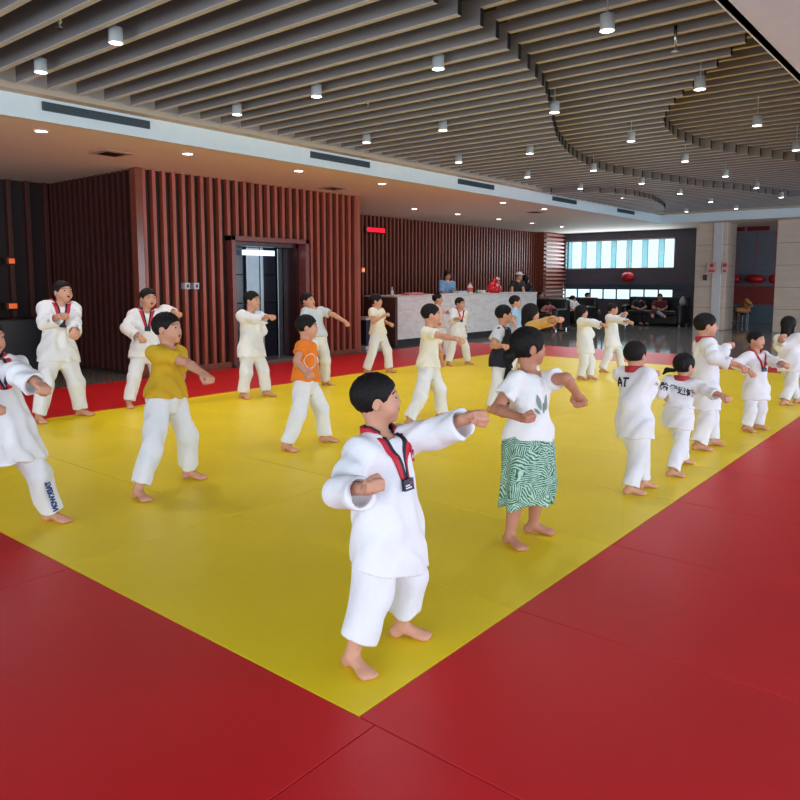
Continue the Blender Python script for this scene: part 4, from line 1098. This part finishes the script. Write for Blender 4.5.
# K20
g = person(label='boy in white uniform with red collar raising a fist, right of the pigtailed girl', h=1.15,
    aR=(698, 444), aL=(711, 439.5), p=(705, 392), n=(704.5, 341), hd=(706.5, 325.5), cy=-5, hy=-8,
    eR=(714, 357, N_), wR=(737, 365, N_), eL=(722, 352, F_), wL=(728, 346, F_), fR=-22, fL=-8, hem=-.35, collar=None, seed=43, hs=1.02, tight=1.1, sleeve=.7)
K20 = g
# K21
g = person(label='shouting small boy facing the camera in white uniform with red collar and dark badge', h=.99,
    aR=(746, 426.5), aL=(758, 424.5), p=(756, 389), n=(756, 353.5), hd=(756.5, 340), cy=-68, hy=-55, hp=2, mouth='open',
    eR=(736, 363, N_), wR=(749, 371, N_), eL=(774, 361, N_), wL=(783, 363.5, N_), fR=-60, fL=-35, hem=-.30, collar=mat('deep_red_collar', (176, 20, 40), .6), badge=True, seed=45, hs=1.02)
# K22
g = person(label='long-haired child in white uniform cut off by the right edge of the photo', h=1.10,
    aR=(784, 401), aL=(797, 399), p=(790, 362), n=(789, 336), hd=(789, 325), cy=40, hy=30, hair='long',
    eR=(778, 345, N_), wR=(782, 338, N_), eL=(803, 345, F_), wL=(812, 346, F_), fR=10, fL=25, hem=-.35, seed=47)
# red standing collars seen from behind / side
def band(g, m):
    def fc(P):
        L = P-g.NK; rr = np.sqrt((L@g.cs)**2+(L@g.cf)**2)/g.h; u = L@g.sp/g.h
        return np.maximum(np.abs(rr-.054)-.010, np.abs(u-.012)-.022)*g.h
    link('collar', grid_mesh('collar', fc, g.NK-.1*g.h, g.NK+.1*g.h, .0065), m, g.top_ob)
for k in (K18, K19, K20): band(k, MATS['deep_red_collar'])
# ---- adults in the background
M_dk = mat('black_clothes', (22, 24, 34), .8); M_blue = mat('blue_shirt', (110, 150, 190), .8); M_jean = mat('pale_jeans', (150, 160, 178), .8)
M_dred = mat('dark_red_tee', (96, 26, 34), .8); M_pinkp = mat('dusty_pink', (170, 96, 104), .8); M_orn = mat('orange_jacket', (220, 150, 84), .8)
d0 = dep(np.array([15.0, 11.6, 0]))
# woman behind the counter
g = person(label='woman with dark hair in a blue shirt standing behind the counter', h=1.55, adult=True, cat='person',
    aR=(444, 332), aL=(449, 332), p=(447, 303), n=(447, 281.5), hd=(447.5, 275), cy=-60, hy=-70, hp=-20,
    eR=(441.5, 291, N_), wR=(446, 295, N_), eL=(453, 290, N_), wL=(455, 293, N_), top='tee', topm=M_blue, botm=M_dk, sleeve=.4, hair='long', skin=M_skin2, seed=51)
g = person(label='man in white cap and black tee standing at the right end of the counter', h=1.66, adult=True,
    aR=(515, 324), aL=(520, 323.5), p=(517, 298), n=(517.5, 281.5), hd=(519, 276.5), cy=-60, hy=-50,
    eR=(512, 289, N_), wR=(512, 296, N_), eL=(523, 289, N_), wL=(524, 296, N_), top='tee', topm=M_dk, botm=M_dk, hair='short', cap=mat('white_cap_cloth', (222, 220, 220), .8), seed=53)
g = person(label='person in dark clothes standing just right of the man in the white cap', h=1.6, adult=True,
    aR=(525, 323), aL=(529, 322.5), p=(527, 298), n=(526.5, 284), hd=(526.3, 279), cy=20, hy=30,
    eR=(523, 290, N_), wR=(524, 297, N_), eL=(531, 290, N_), wL=(532, 297, N_), top='tee', topm=M_dk, botm=mat('maroon_trousers', (92, 34, 44), .8), hair='long', sleeve=.8, seed=55)
def seated(label, x, yh, yf, yaw, topm, botm, seed, hair='short', h=1.55, lean=0, cross=False, skin=M_skin2, sleeve=-.3):
    """sitting figure: x centre, yh head centre, yf floor line of the feet"""
    h *= .9
    fp = at(x, yf, -.04); D = dep(fp); s = F/D
    m = lambda dz: (yf-dz*s)
    fo = vdir(yaw)
    kx_ = (fo@RT)*.42*s
    AR_ = (x+kx_*1.05-.08*s, m(.07), D-.02); AL_ = (x+kx_*1.05+.10*s, m(.07), D+.0)
    if cross: AL_ = (x+kx_*1.05+.30*s, m(.30), D-.12)
    hipD = D-(fo@FH)*.45
    return person(label=label, h=h, adult=True, aR=AR_, aL=AL_, dp=hipD, p=(x, m(.42)), n=(x+lean*s, m(.42+.27*h)), hd=(x+lean*s*1.2, yh),
        cy=yaw, hy=yaw+8, eR=(x-.22*s, m(.58), N_), wR=(x-.06*s, m(.55), N_), eL=(x+.22*s, m(.58), N_), wL=(x+.10*s, m(.54), N_),
        kR=(x+kx_-.10*s, m(.42), N_), kL=(x+kx_+(.02 if cross else .12)*s, m(.48 if cross else .42), N_), fR=yaw, fL=yaw, top='tee', topm=topm, botm=botm, hair=hair, seed=seed, skin=skin, sleeve=sleeve, az=.03, tight=.75)
A_ = []
A_.append(seated('person in dark red tee and pale trousers sitting crosslegged on the black sofa', 660, 297, 326.5, -110, M_dred, M_jean, 57, cross=True))
A_.append(seated('person in dark clothes sitting with hands at the face on the black sofa', 639, 301, 325.5, -75, M_dk, M_dk, 59, hair='long'))
A_.append(seated('person in orange jacket sitting on the sofa under the high window', 588, 296, 326, -60, M_orn, M_dk, 61, sleeve=.6, h=1.6))
A_.append(seated('person in white top with dark hair sitting left of the orange jacket', 573, 299, 326.5, -40, M_wtee, M_jean, 63, hair='long'))
A_.append(seated('person in pale blue sitting at the foot of the ribbed wooden pier', 541, 295, 328, -70, M_blue, M_dk, 65))
A_.append(seated('person in dusty pink sitting right of the person in blue', 549, 305, 331, -60, M_pinkp, M_pinkp, 67, h=1.2, hair='long'))
A_.append(seated('woman with long brown hair crouching in the rear recess', 746, 304, 323, 160, M_orn, mat('brown_skirt', (120, 84, 66), .8), 69, hair='long'))

x0 = min(A_[0].PV[0], A_[1].PV[0])-.28
sofa(x0, min(A_[0].PV[1], A_[1].PV[1])-.75, max(A_[0].PV[1], A_[1].PV[1])+.45, 'long black sofa with the person in dark red sitting crosslegged')
handbag_at = (x0+.35, min(A_[0].PV[1], A_[1].PV[1])-.66)
x0 = min(A_[2].PV[0], A_[3].PV[0])-.28
sofa(x0, min(A_[2].PV[1], A_[3].PV[1])-.40, max(A_[2].PV[1], A_[3].PV[1])+.45, 'black sofa under the high window, left of the long sofa')
x0 = min(A_[4].PV[0], A_[5].PV[0])-.28
sofa(x0, min(A_[4].PV[1], A_[5].PV[1])-.40, max(A_[4].PV[1], A_[5].PV[1])+.40, 'black sofa before the ribbed wooden pier, with the person in blue')
p = np.array([*A_[6].PV[:2], -.04]); r = empty('stool', p, 'small dark stool under the woman in the rear recess', 'stool')
MB().cyl(p+(0, 0, .28), .16, .05).done('seat', M_black, r); 
for a_ in range(3): MB().cyl(p+(.1*cos(a_*2.1), .1*sin(a_*2.1), 0), .015, .29, seg=8).done('leg', M_chrome, r)
p = np.array([handbag_at[0], handbag_at[1], .60]); r = empty('handbag', p, 'white and grey bag standing on the right arm of the long black sofa', 'bag')
me = grid_mesh('bag', lambda P: np.maximum(smin(ell(P, p+(0, 0, .12), ID, (.1, .09, .13)), ell(P, p+(0, -.02, .2), ID, (.06, .05, .12)), .03), p[2]-P[:, 2]), p-(.3, .3, .1), p+(.3, .3, .5), .02)
link('bag_body', me, mat('grey_white_bag', (176, 178, 184), .6), r, True)
MB().obox(p+(0, 0, .33), ID, (.01, .05, .012), .004).done('handle', M_black, r, True)
# ================================================================== LIGHT
W = bpy.data.worlds.new('World'); S.world = W; W.use_nodes = True
nt = W.node_tree; bg = nt.nodes['Background']
bg.inputs[0].default_value = (.80, .92, 1.0, 1); bg.inputs[1].default_value = 1.3
def area(name, loc, rot, sx, sy, power, col):
    l = bpy.data.lights.new(name, 'AREA'); l.shape = 'RECTANGLE'; l.size = sx; l.size_y = sy; l.energy = power; l.color = col
    o = bpy.data.objects.new(name, l); COL.objects.link(o); o.location = loc; o.rotation_euler = rot; return o
# daylight through the glazed walls behind and to the right of the photographer
area('daylight_window_right', (9, -7.7, 1.55), (radians(90), 0, 0), 26, 2.6, 850, (.78, .89, 1.0))
area('daylight_window_front', (-5.7, 2, 1.55), (radians(90), 0, radians(-90)), 12, 2.6, 330, (.80, .90, 1.0))
area('daylight_window_far', (23.8, 10.1, 2.3), (radians(90), 0, radians(90)), 3.8, .9, 60, (.75, .93, 1.0))
def spot(x, y, z, e, col, ang=110):
    l = bpy.data.lights.new('downlight_beam', 'SPOT'); l.energy = e; l.color = col; l.spot_size = radians(ang); l.spot_blend = .8; l.shadow_soft_size = .06
    o = bpy.data.objects.new('downlight_beam', l); COL.objects.link(o); o.location = (x, y, z); return o
for x in (3.81, 5.67, 7.6, 9.5, 13.4, 15.2): spot(x, 8.2, 3.0, 50, (1, .84, .70))
for x in (13.3, 15.04, 16.95, 18.75, 20.6): spot(x, 10.5, 3.0, 45, (1, .88, .78))
for Y, nm, ks in rows:
    for k in ks: spot(3.1+k*2.13, Y, 3.2, 40, (1, .98, .97))
S.view_settings.view_transform = 'Standard'; S.view_settings.look = 'None'; S.view_settings.gamma = 1; S.view_settings.use_curve_mapping = False
S.view_settings.exposure = 0.3
